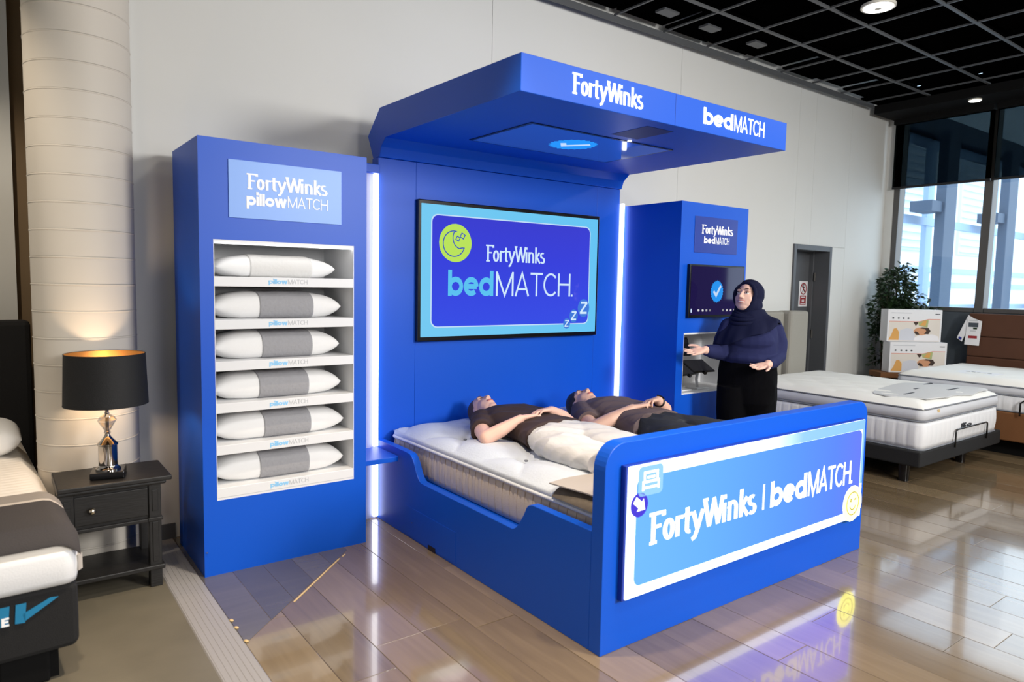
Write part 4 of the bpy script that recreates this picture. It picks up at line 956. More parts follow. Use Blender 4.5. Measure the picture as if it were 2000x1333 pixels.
# ================================================================== pillow boxes on a rack, plant
def obox_fn(c, yaw):
    ax = Vector((math.cos(yaw), math.sin(yaw), 0)); nn = Vector((math.sin(yaw), -math.cos(yaw), 0)); c = Vector(c)
    return ax, nn, (lambda a, b, d: tuple(c + ax * a + nn * d + Vector((0, 0, b))))
yawb = math.atan2(1.45 - 1.83, 6.85 - 6.35)
M['box_photo'] = mat('box_photo_ground', (222, 214, 204), 0.5, noise=.06, nscale=4)
M['photo_skin'] = mat('photo_skin', (206, 150, 112), .5); M['photo_shirt'] = mat('photo_shirt', (206, 208, 216), .5); M['photo_hair'] = mat('photo_hair', (60, 44, 36), .5)
M['photo_ochre'] = mat('photo_ochre', (216, 160, 84), .5); M['photo_green'] = mat('photo_green', (170, 178, 120), .5); M['photo_pillow'] = mat('photo_pillow', (232, 230, 232), .5)
def carton(c, w_, h_, label):
    t = thing('pillow_box', c, label, 'box', 'pillow boxes beside the plant')
    ax, nn, P_ = obox_fn(c, yawb); dp = .16
    MB().prism([(-w_ / 2, 0), (w_ / 2, 0), (w_ / 2, h_), (-w_ / 2, h_)], P_, -dp, 0).build('carton', 'paper', t, bevel=.003)
    X = lambda u: -w_ / 2 + u * w_
    Z = lambda v: h_ * v
    ph = MB().prism([(X(.03), Z(.02)), (X(.97), Z(.02)), (X(.97), Z(.70)), (X(.75), Z(.70)), (X(.58), Z(.62)), (X(.03), Z(.62))], P_, 0, .001).build('photo_print', 'box_photo', t)
    def pp(poly, m, l): MB().prism([(X(a), Z(b)) for a, b in poly], P_, l, l + .0006).build('picture_patch', m, ph)
    pp([(.56, .62), (.58, .62), (.75, .70), (.75, .62), (.74, .45), (.58, .5)], 'photo_green', .0012)
    pp([(.60, .52), (.70, .5), (.72, .66), (.66, .65)], 'photo_ochre', .0020)
    pp([(.03, .05), (.22, .05), (.22, .3), (.17, .42), (.12, .4), (.08, .2)], 'photo_ochre', .0012)
    pp([(.22, .04), (.50, .04), (.52, .2), (.46, .40), (.36, .42), (.24, .36)], 'photo_shirt', .0020)
    pp([(.48, .04), (.97, .04), (.95, .18), (.84, .24), (.60, .22), (.5, .12)], 'photo_pillow', .0016)
    pp([(a, b) for a, b in circ(.625, .33, .135, .125, 18)], 'photo_skin', .0026)
    pp([(.68, .25), (.76, .24), (.80, .34), (.76, .44), (.64, .46), (.60, .42), (.70, .40), (.72, .34)], 'photo_hair', .0032)
    pp([(.54, .22), (.60, .22), (.57, .30), (.52, .34), (.50, .28)], 'photo_hair', .0032)
    pp([(.47, .62), (.52, .5), (.56, .56), (.56, .62)], 'photo_hair', .0014)
    MB().prism([(X(.03), Z(.62)), (X(.58), Z(.62)), (X(.75), Z(.70)), (X(.97), Z(.70)), (X(.97), Z(.715)), (X(.75), Z(.715)), (X(.58), Z(.635)), (X(.03), Z(.635))], P_, 0, .0014).build('printed_line', 'orange', t)
    MB().prism([(X(.06), Z(.88)), (X(.44), Z(.88)), (X(.44), Z(.905)), (X(.06), Z(.905))], P_, 0, .001).build('printed_word', 'ink_light', t)
    MB().prism([(X(.87), Z(.855)), (X(.96), Z(.855)), (X(.96), Z(.88)), (X(.87), Z(.88))], P_, 0, .001).build('printed_word', 'ink', t)
    for u in (.10, .20, .29, .38): MB().prism([(X(u) + a, Z(.73) + b) for a, b in circ(0, 0, .012, .010, 10)], P_, 0, .001).build('printed_icon', 'ink', t)
base_c = Vector((6.66, 1.72, 0)); axb = Vector((math.cos(yawb), math.sin(yawb), 0)); nb = Vector((math.sin(yawb), -math.cos(yawb), 0))
carton(tuple(base_c + Vector((0, 0, .585)) + nb * .06 + axb * .03), .66, .355, 'white pillow box with a photo of a sleeper, lower one beside the plant')
carton(tuple(base_c + Vector((0, 0, .942))), .63, .375, 'white pillow box with a photo of a sleeper, upper one beside the plant')
rk = thing('display_rack', tuple(base_c), 'brown topped display rack under the pillow boxes with a blue-grey post', 'rack')
MB().prism([(-.40, .52), (.34, .52), (.34, .583), (-.40, .583)], obox_fn(base_c, yawb)[2], -.19, .08).build('shelf_board', 'tan', rk, bevel=.004)
for a in (-.36, .36):
    q_ = base_c + axb * a - nb * .2; MB().lathe([(.014, 0), (.014, 1.2 if a > 0 else .55)], tuple(q_), 10).build('post', 'steel_blue' if a > 0 else 'black', rk, smooth=True)
for a in (-.36, .30):
    q_ = base_c + axb * a + nb * .05; MB().lathe([(.014, 0), (.014, .52)], tuple(q_), 10).build('leg', 'black', rk, smooth=True)

pt_ = thing('ficus_tree', (6.88, 2.08, 0), 'dark green artificial ficus tree standing behind the pillow boxes', 'plant')
PX, PY = 6.90, 2.06
MB().lathe([(.12, 0), (.15, .26), (.155, .28), (.14, .28), (.135, .24), (.0, .24)], (PX, PY, 0), 20).build('pot', 'pot', pt_, smooth=True, sharp=50)
MB().tube([(PX, PY, .2), (PX + .02, PY - .02, .6), (PX - .02, PY, 1.0), (PX + .01, PY, 1.5), (PX, PY, 1.8)], [.022, .02, .016, .012, .005], 8).build('trunk', 'bark', pt_, smooth=True)
MB().tube([(PX - .05, PY + .06, .2), (PX - .1, PY + .07, .5), (PX - .14, PY + .08, 1.0), (PX - .13, PY + .08, 1.3)], [.012, .011, .009, .004], 8).build('trunk', 'bark', pt_, smooth=True)
rnd = random.Random(12); lv = MB(); br = MB()
cl_ = [(PX, PY, 1.55, .20, .28, 950), (PX, PY - .05, 1.28, .19, .2, 620), (PX + .14, PY - .22, 1.42, .10, .12, 60), (PX + .15, PY - .30, 1.30, .14, .07, 90), (PX - .14, PY + .1, 1.25, .13, .3, 420), (PX - .16, PY + .1, .85, .10, .32, 130), (PX + .03, PY - .06, 1.8, .10, .08, 60)]
for cx, cy, cz, rxy, rz, n_ in cl_:
    for k in range(6):
        e = (cx + rnd.uniform(-rxy, rxy) * .8, min(2.37, cy + rnd.uniform(-rxy, rxy) * .8), cz + rnd.uniform(-rz, rz) * .8)
        br.tube([(PX + (cx - PX) * .4, PY + (cy - PY) * .4, cz - .15), e], [.005, .002], 5)
    for k in range(n_):
        d = Vector((rnd.gauss(0, 1), rnd.gauss(0, 1), rnd.gauss(0, 1))).normalized() * rnd.uniform(.35, 1) ** .6
        p_ = Vector((cx + d.x * rxy, cy + d.y * rxy, cz + d.z * rz))
        if p_.y > 2.36 or p_.x > 7.16: continue
        dr_ = Vector((d.x + rnd.gauss(0, .5), d.y + rnd.gauss(0, .5), rnd.uniform(-.8, .3))).normalized(); sd = dr_.orthogonal().normalized()
        sd = (sd * math.cos(rnd.random() * 6) + dr_.cross(sd) * math.sin(rnd.random() * 6)).normalized(); l_ = rnd.uniform(.055, .085); up_ = dr_.cross(sd)
        lv.add([p_, p_ + dr_ * l_ * .5 + sd * l_ * .2 - up_ * .004, p_ + dr_ * l_, p_ + dr_ * l_ * .5 - sd * l_ * .2 - up_ * .004, p_ + dr_ * l_ * .5], [(0, 1, 4), (1, 2, 4), (2, 3, 4), (3, 0, 4)])
br.build('branch', 'bark', pt_)['kind'] = 'stuff'
lv.build('foliage', 'leaf', pt_, fix=False)['kind'] = 'stuff'

# notice on the door
NX = 5.785
nt = thing('door_notice', (NX, YB + .21, 1.5), 'white no-entry notice with red text block on the grey door', 'notice')
DP = FY(YB + .219)
MB().prism([(NX - .09, 1.325), (NX + .09, 1.325), (NX + .09, 1.625), (NX - .09, 1.625)], DP, 0, .002).build('sheet', 'paper', nt)
line_obj('prohibition_ring', [circ(NX, 1.535, .06, .064) + [circ(NX, 1.535, .06, .064)[0]]], .013, DP, 'red', nt, lift=.003)
line_obj('prohibition_bar', [[(NX - .043, 1.578), (NX + .042, 1.492)]], .011, DP, 'red', nt, lift=.0045)
line_obj('walking_figure', [[(NX, 1.57), (NX + .002, 1.535), (NX - .018, 1.495)], [(NX + .002, 1.535), (NX + .022, 1.50)], [(NX - .023, 1.545), (NX, 1.562), (NX + .024, 1.545)], arc(NX + .002, 1.582, .005, .005, 0, 360, 8)], .011, DP, 'ink', nt, lift=.003)
rb = flat('red_panel', [(NX - .063, 1.345), (NX + .063, 1.345), (NX + .063, 1.455), (NX - .063, 1.455)], DP, 'red', nt, .001, .002)
for z, l_ in ((1.435, .08), (1.403, .05), (1.388, .05), (1.360, .10)): flat('text_line', [(NX - l_ / 2, z - .006), (NX + l_ / 2, z - .006), (NX + l_ / 2, z + .006), (NX - l_ / 2, z + .006)], DP, 'paper', nt, .001, .0035)

# ceiling downlights
M['down'] = emis('downlight_glow', (1.0, .97, .9), 9.0, linear=True)
M['down_ring'] = mat('downlight_trim', (226, 222, 210), .4)
def downlight(x_, y_, z_, r_, label, energy):
    t = thing('downlight', (x_, y_, z_), label, 'ceiling light', 'ceiling downlights')
    MB().lathe([(r_ * .72, 0), (r_, 0), (r_, .02), (r_ * .72, .02), (r_ * .72, 0)], (x_, y_, z_), 28).build('trim_ring', 'down_ring', t, smooth=True, sharp=40)
    MB().lathe([(r_ * .86, -.003), (r_ * .86, -.001)], (x_, y_, z_), 28).build('diffuser', 'down', t)
    MB().lathe([(r_ * .2, -.010), (r_ * .2, -.0035)], (x_, y_, z_), 16).build('centre_cap', 'down_ring', t)
downlight(3.63, .84, 3.72, .125, 'large round downlight set in the black grid ceiling', 30)
downlight(6.75, 1.29, 3.625, .065, 'small round downlight near the window blinds', 10)
# ================================================================== PEOPLE
V = Vector
def remesh(mb, name, voxel, it=4, fac=.5):
    me = mb.mesh(name + '_raw', False); o = bpy.data.objects.new(name + '_raw', me); COL.objects.link(o)
    r = o.modifiers.new('r', 'REMESH'); r.mode = 'VOXEL'; r.voxel_size = voxel
    s = o.modifiers.new('s', 'SMOOTH'); s.factor = fac; s.iterations = it
    dg = bpy.context.evaluated_depsgraph_get(); ev = o.evaluated_get(dg); out = bpy.data.meshes.new_from_object(ev, depsgraph=dg)
    bpy.data.objects.remove(o); bpy.data.meshes.remove(me); out.name = name
    out.materials.clear(); out.polygons.foreach_set('use_smooth', [True] * len(out.polygons)); return out
def head(mb, c, F, U, k=1.0, ears=True, fat=0.0):
    """skull, jaw, nose, ears added to a body builder; returns a frame function (f, s, u) -> point"""
    F = V(F).normalized(); U = (V(U) - F * F.dot(V(U))).normalized(); S = F.cross(U)   # S: towards the person's right
    c = V(c); P = lambda f, s, u: c + (F * f + S * s + U * u) * k
    E = lambda f, s, u, rf, rs, ru: mb.ell(P(f, s, u), S * rs * k, F * rf * k, U * ru * k, 20, 13)
    E(-.012, 0, .030, .094, .074, .088); E(.024, 0, -.030, .067, .066 + fat, .085); E(.048, 0, -.088, .030, .034 + fat, .026)
    E(.044, .032 + fat, -.030, .033, .030, .036); E(.044, -.032 - fat, -.030, .033, .030, .036)
    E(.028, .034 + fat, -.066, .034, .026, .036); E(.028, -.034 - fat, -.066, .034, .026, .036)
    mb.capsule(P(.074, -.040, .026), .012 * k, P(.074, .040, .026), .012 * k)
    mb.capsule(P(.084, 0, .012), .0095 * k, P(.104, 0, -.026), .0115 * k); E(.095, .012, -.030, .011, .009, .008); E(.095, -.012, -.030, .011, .009, .008)
    E(.078, 0, -.058, .016, .026, .016)
    for s in ((1, -1) if ears else ()): E(-.004, s * .074, -.008, .019, .009, .031)
    return P, F, S, U
def face_bits(parent, P, F, S, U, k, smile=False, closed=False):
    def e(name, m, f, s, u, rf, rs, ru): MB().ell(P(f, s, u), S * rs * k, F * rf * k, U * ru * k, 12, 9).build(name, m, parent, smooth=True)
    for s in (1, -1):
        if not closed:
            e('eye', 'eye_white', .0755, s * .031, .005, .012, .0155, .0080); e('iris', 'iris', .0840, s * .031 + (-.003 if smile else 0), .0075, .0050, .0060, .0062); MB().tube([P(.084, s * .015, .0085), P(.0885, s * .030, .0140), P(.079, s * .047, .0085)], [.0014 * k, .0022 * k, .0016 * k], 6).build('eyelash', 'brow', parent, smooth=True)
        else: MB().tube([P(.086, s * .018, .004), P(.089, s * .031, .000), P(.083, s * .045, .003)], .0022 * k, 6).build('eyelash', 'brow', parent, smooth=True)
        MB().tube([P(.0850, s * .013, .0315), P(.0868, s * .022, .0350), P(.0855, s * .033, .0365), P(.0800, s * .043, .0345), P(.073, s * .051, .030)], [.0018 * k, .0026 * k, .0026 * k, .0020 * k, .0010 * k], 6).build('eyebrow', 'brow', parent, smooth=True)
    if smile:
        MB().loft([(P(.0925 - 17 * s * s, s, -.060 + 8.0 * s * s), F * .004 * k, U * (.0056 * (1 - (s / .028) ** 2) ** .5 + .0006) * k) for s in (-.026, -.018, -.009, 0, .009, .018, .026)], 10).build('teeth', 'teeth', parent, smooth=True)
        for off, nm in ((.0060, 'lip'), (-.0065, 'lip')):
            MB().tube([P(.0945 - 16 * s * s, s, -.060 + 8.0 * s * s + off * (1 - (s / .032) ** 2)) for s in (-.031, -.02, -.01, 0, .01, .02, .031)], [.0012 * k, .0026 * k, .0032 * k, .0032 * k, .0032 * k, .0026 * k, .0012 * k], 8).build(nm, 'lip', parent, smooth=True)
    else:
        for off in (.0045, -.005):
            MB().tube([P(.0925 - 12 * s * s, s, -.058 + off * (1 - (s / .028) ** 2)) for s in (-.025, -.016, -.008, 0, .008, .016, .025)], [.0012 * k, .003 * k, .0038 * k, .0038 * k, .0038 * k, .003 * k, .0012 * k], 8).build('lip', 'lip', parent, smooth=True)
def hand(mb, wrist, D, N, T, k=1.0, curl=(20, 24, 14), spread=1.0, thumb_out=1.0, fk=None):
    """D along the fingers, N out of the palm, T towards the thumb side"""
    D = V(D).normalized(); N = (V(N) - D * D.dot(V(N))).normalized(); T2 = D.cross(N)
    T = T2 if T2.dot(V(T)) > 0 else -T2
    w = V(wrist); P = lambda d, t, n: w + (D * d + T * t + N * n) * k
    mb.loft([(P(-.01, 0, 0), T * .024 * k, N * .019 * k), (P(.012, 0, 0), T * .029 * k, N * .018 * k), (P(.05, 0, 0), T * .040 * k, N * .015 * k), (P(.088, -.001, 0), T * .040 * k, N * .0125 * k), (P(.098, -.001, 0), T * .034 * k, N * .009 * k)], 18, 2.6)
    mb.ell(P(.035, .024, .006), T * .016 * k, D * .030 * k, N * .014 * k)
    for i, (t, ln, r) in enumerate(((.0295, .072, .0088), (.0095, .080, .0092), (-.0115, .075, .0088), (-.0310, .060, .0078))):
        p = P(.088 - (.006 if i in (0, 3) else 0) - (.006 if i == 3 else 0), t, 0); ang = 0; sp = R((6, 2, -3, -8)[i]) * spread
        dirb = D * math.cos(sp) + T * math.sin(sp)
        c_ = curl if not fk else tuple(a * fk[i] for a in curl)
        for seg, (fr, a) in enumerate(zip((.44, .31, .25), c_)):
            ang += R(a); d = dirb * math.cos(ang) + N * math.sin(ang); q = p + d * ln * fr * k
            mb.capsule(p, r * (1 - .09 * seg) * k, q, r * (1 - .09 * (seg + 1)) * k, 10); p = q
    a = P(.020, .026, .004); b = P(.045, .026 + .026 * thumb_out, .012); c_ = P(.070, .032 + .034 * thumb_out, .012); d_ = P(.090, .034 + .036 * thumb_out, .010)
    mb.capsule(a, .0125 * k, b, .0115 * k, 10); mb.capsule(b, .0112 * k, c_, .0100 * k, 10); mb.capsule(c_, .0100 * k, d_, .0085 * k, 10)
def limb(mb, pts, n=16):
    for (p, r), (q, s) in zip(pts, pts[1:]): mb.capsule(p, r, q, s, n)

# ---------------------------------------------------------------- woman in brown T-shirt (lying, left)
MZ = .598
pa = thing('person', (.74, 1.2, .6), 'person lying on the bed in a dark brown T-shirt and wide white trousers, hands folded', 'person', 'people lying on the blue display bed')
ba = MB(); hc = (.665, 1.835, .682)
PA, FA, SA, UA = head(ba, hc, (0.02, -.16, 1), (0, 1, .16), .98)
limb(ba, [(PA(-.03, 0, -.06), .052), ((.655, 1.69, .668), .054), ((.64, 1.60, .675), .07)])
ba.loft([((.645, 1.66, .668), (.09, 0, 0), (0, 0, .058)), ((.635, 1.60, .672), (.19, 0, 0), (0, 0, .070)), ((.63, 1.48, .68), (.18, 0, 0), (0, 0, .082)), ((.625, 1.32, .678), (.165, 0, 0), (0, 0, .078)), ((.62, 1.12, .674), (.165, 0, 0), (0, 0, .072)), ((.615, .98, .672), (.18, 0, 0), (0, 0, .068)), ((.61, .90, .665), (.17, 0, 0), (0, 0, .06))], 24, 2.3)
limb(ba, [((.475, 1.58, .672), .058), ((.36, 1.42, .660), .050), ((.285, 1.255, .648), .043), ((.365, 1.22, .69), .041), ((.44, 1.19, .735), .029), ((.47, 1.18, .750), .026)])
hand(ba, (.47, 1.18, .754), (.96, -.08, .10), (.05, -.25, -1), (0, 1, .1), .96, (10, 16, 10), .6, .3)
limb(ba, [((.80, 1.58, .672), .058), ((.89, 1.42, .66), .050), ((.93, 1.26, .66), .043), ((.82, 1.215, .725), .041), ((.72, 1.19, .772), .029), ((.70, 1.185, .778), .026)])
hand(ba, (.697, 1.185, .782), (-.985, -.10, .02), (.0, -.2, -1), (0, 1, .2), .96, (10, 22, 16), .5, .3)
for sx, ax_ in ((.50, .455), (.73, .72)):
    limb(ba, [((sx, .95, .66), .075), (((sx + ax_) / 2, .72, .655), .060), ((ax_, .44, .648), .038), ((ax_, .38, .64), .034), ((ax_ - .005, .335, .72), .030), ((ax_ - .01, .318, .775), .022)])
bo_a = link('body', remesh(ba, 'body', .0045, 4), 'skin_pink', pa)
face_bits(pa, PA, FA, SA, UA, .98, closed=True)
hr = MB(); hr.ell(PA(-.030, 0, .044), SA * .081, FA * .094, UA * .092, 22, 14); hr.ell(PA(-.060, 0, -.01), SA * .062, FA * .045, UA * .08)
link('hair', remesh(hr, 'hair', .006, 5), 'hair_brown', pa)
sa_ = MB()
sa_.loft([((.652, 1.705, .672), (.066, 0, .0), (0, 0, .058)), ((.648, 1.672, .670), (.085, 0, .0), (0, 0, .064)), ((.642, 1.64, .672), (.14, 0, 0), (0, 0, .074)), ((.636, 1.58, .674), (.205, 0, 0), (0, 0, .084)), ((.63, 1.47, .681), (.205, 0, 0), (0, 0, .096)), ((.625, 1.31, .679), (.19, 0, 0), (0, 0, .092)), ((.62, 1.14, .676), (.20, 0, 0), (0, 0, .087)), ((.612, 1.05, .674), (.235, .02, 0), (0, 0, .088)), ((.61, 1.015, .672), (.245, .02, 0), (0, 0, .089))], 30, 2.4)
for sh_, el_ in (((.485, 1.585, .674), (.335, 1.375, .657)), ((.79, 1.585, .674), (.90, 1.39, .66))):
    a_, b_ = V(sh_), V(el_); d_ = (b_ - a_).normalized(); u_ = d_.orthogonal().normalized(); v_ = d_.cross(u_)
    sa_.loft([(a_ - d_ * .04, u_ * .06, v_ * .06), (a_, u_ * .078, v_ * .078), ((a_ + b_) / 2, u_ * .074, v_ * .074), (b_, u_ * .070, v_ * .070)], 20)
def folds(me, amp, freq, seed, axis=1, limit=None):
    rr = random.Random(seed); a = [(rr.uniform(.5, 1.5) * freq, rr.uniform(.3, 1.2) * freq, rr.uniform(.3, 1.2) * freq, rr.uniform(0, 6.28)) for _ in range(5)]
    n = len(me.vertices); co = np.empty(n * 3); me.vertices.foreach_get('co', co); co = co.reshape(-1, 3)
    no = np.empty(n * 3); me.vertices.foreach_get('normal', no) if hasattr(me.vertices[0], 'normal') else None; no = no.reshape(-1, 3)
    h = np.zeros(n)
    for fx, fy, fz, ph in a: h += np.sin(co[:, 0] * fx + co[:, 1] * fy + co[:, 2] * fz + ph + 1.3 * np.sin(co[:, 1] * fx * .37 + ph))
    h = -np.abs(h) / 2.2 + .4
    me.vertices.foreach_set('co', (co + no * (h * amp)[:, None]).ravel()); me.update(); return me
link('t_shirt', folds(remesh(sa_, 't_shirt', .0065, 4), .006, 26, 1), 'tee_brown', pa)
tr = MB()
tr.loft([((.612, 1.065, .672), (.215, .02, 0), (0, 0, .072)), ((.61, 1.0, .672), (.225, .02, 0), (0, 0, .078)), ((.605, .90, .668), (.235, 0, 0), (0, 0, .078)), ((.60, .82, .662), (.23, 0, 0), (0, 0, .07))], 28, 2.5)
tr.loft([((.49, .97, .668), (.13, 0, 0), (0, 0, .074)), ((.475, .84, .666), (.145, 0, 0), (0, 0, .077)), ((.46, .70, .664), (.145, 0, 0), (0, 0, .076)), ((.45, .56, .660), (.135, 0, 0), (0, 0, .072)), ((.445, .445, .658), (.125, 0, 0), (0, 0, .064))], 26, 2.3)
tr.loft([((.735, .97, .668), (.12, 0, 0), (0, 0, .074)), ((.735, .84, .668), (.13, 0, 0), (0, 0, .078)), ((.73, .70, .668), (.135, 0, 0), (0, 0, .078)), ((.725, .56, .664), (.13, 0, 0), (0, 0, .076)), ((.72, .44, .662), (.12, 0, 0), (0, 0, .066))], 26, 2.3)
tr.ell((.425, .47, .633), (.075, 0, 0), (0, .05, 0), (0, 0, .03)); tr.capsule((.35, .52, .63), .025, (.46, .45, .63), .022)
link('trousers', folds(remesh(tr, 'trousers', .0065, 3), .013, 22, 5), 'pants_white', pa)
for ax_ in (.455, .72):
    sk = MB(); limb(sk, [((ax_, .42, .648), .045), ((ax_, .375, .638), .042), ((ax_ - .005, .335, .71), .040), ((ax_ - .01, .315, .78), .031)]); sk.ell((ax_, .36, .66), (.042, 0, 0), (0, .045, 0), (0, 0, .05))
    link('sock', remesh(sk, 'sock', .006, 4), 'sock', pa)

# ---------------------------------------------------------------- man in grey T-shirt (lying, right)
pb = thing('person', (1.45, 1.1, .6), 'person lying on the bed in a taupe grey T-shirt and charcoal trousers, dark short hair', 'person', 'people lying on the blue display bed')
bb = MB(); hb_c = (1.39, 1.645, .688)
PB_, FB_, SB_, UB_ = head(bb, hb_c, (.04, -.10, 1), (0, 1, .10), 1.04)
limb(bb, [(PB_(-.03, 0, -.06), .056), ((1.365, 1.50, .678), .058), ((1.345, 1.44, .682), .075)])
bb.loft([((1.34, 1.48, .678), (.10, 0, 0), (0, 0, .06)), ((1.33, 1.42, .682), (.20, 0, 0), (0, 0, .076)), ((1.32, 1.30, .69), (.19, 0, 0), (0, 0, .088)), ((1.31, 1.12, .682), (.165, 0, 0), (0, 0, .080)), ((1.305, .95, .675), (.155, 0, 0), (0, 0, .066)), ((1.30, .84, .67), (.14, 0, 0), (0, 0, .055))], 24, 2.3)
limb(bb, [((1.155, 1.41, .68), .060), ((1.06, 1.26, .668), .053), ((1.005, 1.12, .65), .046), ((1.10, 1.075, .70), .045), ((1.205, 1.035, .752), .031), ((1.235, 1.025, .766), .028)])
hand(bb, (1.235, 1.025, .770), (.94, -.16, .12), (.1, -.25, -1), (0, 1, .1), 1.03, (16, 26, 16), .5, .3)
limb(bb, [((1.51, 1.41, .68), .060), ((1.61, 1.26, .668), .053), ((1.66, 1.12, .655), .046), ((1.58, 1.06, .725), .045), ((1.475, 1.02, .790), .031), ((1.455, 1.012, .800), .028)])
hand(bb, (1.45, 1.012, .804), (-.96, -.14, .0), (.05, -.25, -1), (0, 1, .2), 1.03, (14, 36, 26), .5, .3)
for sx, ax_ in ((1.20, 1.19), (1.42, 1.48)):
    limb(bb, [((sx, .84, .665), .07), (((sx + ax_) / 2, .54, .662), .062), ((ax_, .22, .652), .04), ((ax_, .16, .645), .036), ((ax_, .12, .72), .032), ((ax_, .11, .77), .024)])
link('body', remesh(bb, 'body', .0045, 4), 'skin_man', pb)
face_bits(pb, PB_, FB_, SB_, UB_, 1.04, closed=True)
hr = MB(); hr.ell(PB_(-.020, 0, .046), SB_ * .085, FB_ * .099, UB_ * .099, 22, 14); hr.ell(PB_(-.060, 0, -.01), SB_ * .072, FB_ * .045, UB_ * .085)
link('hair', remesh(hr, 'hair', .006, 4), 'hair_dark', pb)
sb = MB()
sb.loft([((1.36, 1.525, .683), (.070, 0, 0), (0, 0, .062)), ((1.35, 1.49, .682), (.090, 0, 0), (0, 0, .068)), ((1.34, 1.46, .683), (.15, 0, 0), (0, 0, .080)), ((1.33, 1.40, .685), (.215, 0, 0), (0, 0, .092)), ((1.32, 1.28, .692), (.215, 0, 0), (0, 0, .106)), ((1.312, 1.12, .684), (.20, 0, 0), (0, 0, .097)), ((1.305, .98, .680), (.210, 0, 0), (0, 0, .092)), ((1.30, .90, .678), (.230, .015, 0), (0, 0, .094)), ((1.30, .865, .676), (.236, .015, 0), (0, 0, .095))], 30, 2.4)
for sh_, el_ in (((1.165, 1.415, .682), (1.045, 1.215, .664)), ((1.50, 1.415, .682), (1.625, 1.215, .664))):
    a_, b_ = V(sh_), V(el_); d_ = (b_ - a_).normalized(); u_ = d_.orthogonal().normalized(); v_ = d_.cross(u_)
    sb.loft([(a_ - d_ * .04, u_ * .065, v_ * .065), (a_, u_ * .081, v_ * .081), ((a_ + b_) / 2, u_ * .078, v_ * .078), (b_, u_ * .075, v_ * .075)], 20)
link('t_shirt', folds(remesh(sb, 't_shirt', .0065, 4), .006, 24, 8), 'tee_grey', pb)
tb_ = MB()
tb_.loft([((1.302, .95, .678), (.175, 0, 0), (0, 0, .074)), ((1.30, .86, .676), (.205, .01, 0), (0, 0, .082)), ((1.30, .78, .674), (.212, 0, 0), (0, 0, .084)), ((1.30, .70, .668), (.20, 0, 0), (0, 0, .074))], 28, 2.5)
tb_.loft([((1.20, .86, .674), (.105, 0, 0), (0, 0, .078)), ((1.195, .62, .67), (.105, 0, 0), (0, 0, .080)), ((1.19, .42, .668), (.095, 0, 0), (0, 0, .076)), ((1.19, .20, .664), (.09, 0, 0), (0, 0, .068))], 26, 2.3)
tb_.loft([((1.41, .86, .674), (.105, 0, 0), (0, 0, .078)), ((1.435, .62, .672), (.105, 0, 0), (0, 0, .082)), ((1.46, .42, .672), (.095, 0, 0), (0, 0, .080)), ((1.48, .20, .668), (.09, 0, 0), (0, 0, .070))], 26, 2.3)
link('trousers', folds(remesh(tb_, 'trousers', .0065, 3), .010, 20, 15), 'pants_char', pb)
for ax_ in (1.19, 1.48):
    sk = MB(); limb(sk, [((ax_, .19, .652), .045), ((ax_, .15, .645), .043), ((ax_, .12, .71), .040), ((ax_, .108, .77), .030)])
    link('sock', remesh(sk, 'sock', .006, 4), 'sock', pb)
# wristwatch on his far wrist
wt = thing('wristwatch', (1.472, 1.02, .795), 'black wristwatch on the wrist of the person in charcoal trousers', 'watch')
wd_ = V((.88, .33, -.35)).normalized(); wu = wd_.orthogonal().normalized(); wv = wd_.cross(wu); wc = V((1.478, 1.021, .788))
MB().tube([wc + wu * .0345 * math.cos(2 * math.pi * i / 20) + wv * .0345 * math.sin(2 * math.pi * i / 20) for i in range(20)], .0065, 8, True).build('strap', 'black', wt, smooth=True)
MB().obox(wc + V((0, 0, .036)), wd_ * .016, V((0, .016, 0)), (0, 0, .005)).build('watch_case', 'black', wt, bevel=.003)

# ---------------------------------------------------------------- standing woman in navy hijab
pw_ = thing('person', (2.60, 1.14, 0), 'person standing in a navy hijab and fitted navy top with black trousers, arms open', 'person')
rh = V((.8017, -.5974, 0)).normalized(); nh = V((-4.6135, -3.08, 0)).normalized(); B0_ = V((2.65, 1.10, 0))
def Q(a, d, z): return B0_ + rh * a + nh * d + V((0, 0, z))
def Dv(a, d, z=0): return rh * a + nh * d + V((0, 0, z))
bw = MB(); C = -.065
fdir = V((-.985, -.06, .27))
PW, FW, SW, UW = head(bw, Q(-.088, .03, 1.468), fdir, (0, 0, 1), 1.03, False, .009)
limb(bw, [(PW(-.03, 0, -.06), .055), (Q(C, -.01, 1.32), .06), (Q(C, -.01, 1.27), .09)])
sx_ = V((.370, -.929, 0)); fy_ = V((-.929, -.370, 0))      # across the shoulders, forwards
def bodyloft(mb, secs, n=30, e=2.2, grow=0): mb.loft([(Q(C + da, dd, z), sx_ * (a + grow), fy_ * (b + grow)) for z, a, b, da, dd in secs], n, e)
torso = [(.93, .205, .150, 0, .0), (1.0, .195, .150, 0, .01), (1.06, .195, .148, 0, .02), (1.14, .195, .145, .0, .025), (1.20, .188, .130, 0, .015), (1.25, .175, .105, 0, 0), (1.285, .13, .08, 0, -.01), (1.31, .08, .065, 0, -.01)]
bodyloft(bw, [(.76, .16, .12, 0, -.01), (.84, .19, .145, 0, -.005)] + torso)
bw.ell(Q(C, .10, 1.15), sx_ * .165, fy_ * .09, (0, 0, .085))
armR = [(Q(-.225, -.01, 1.235), .062), (Q(-.265, .00, 1.13), .060), (Q(-.275, .03, 1.045), .050), (Q(-.335, .13, 1.062), .044), (Q(-.385, .20, 1.078), .030)]
armL = [(Q(.105, .02, 1.235), .066), (Q(.148, .015, 1.13), .064), (Q(.150, .05, 1.03), .054), (Q(.115, .15, 1.00), .047), (Q(.078, .245, .985), .031)]
limb(bw, armR); limb(bw, armL)
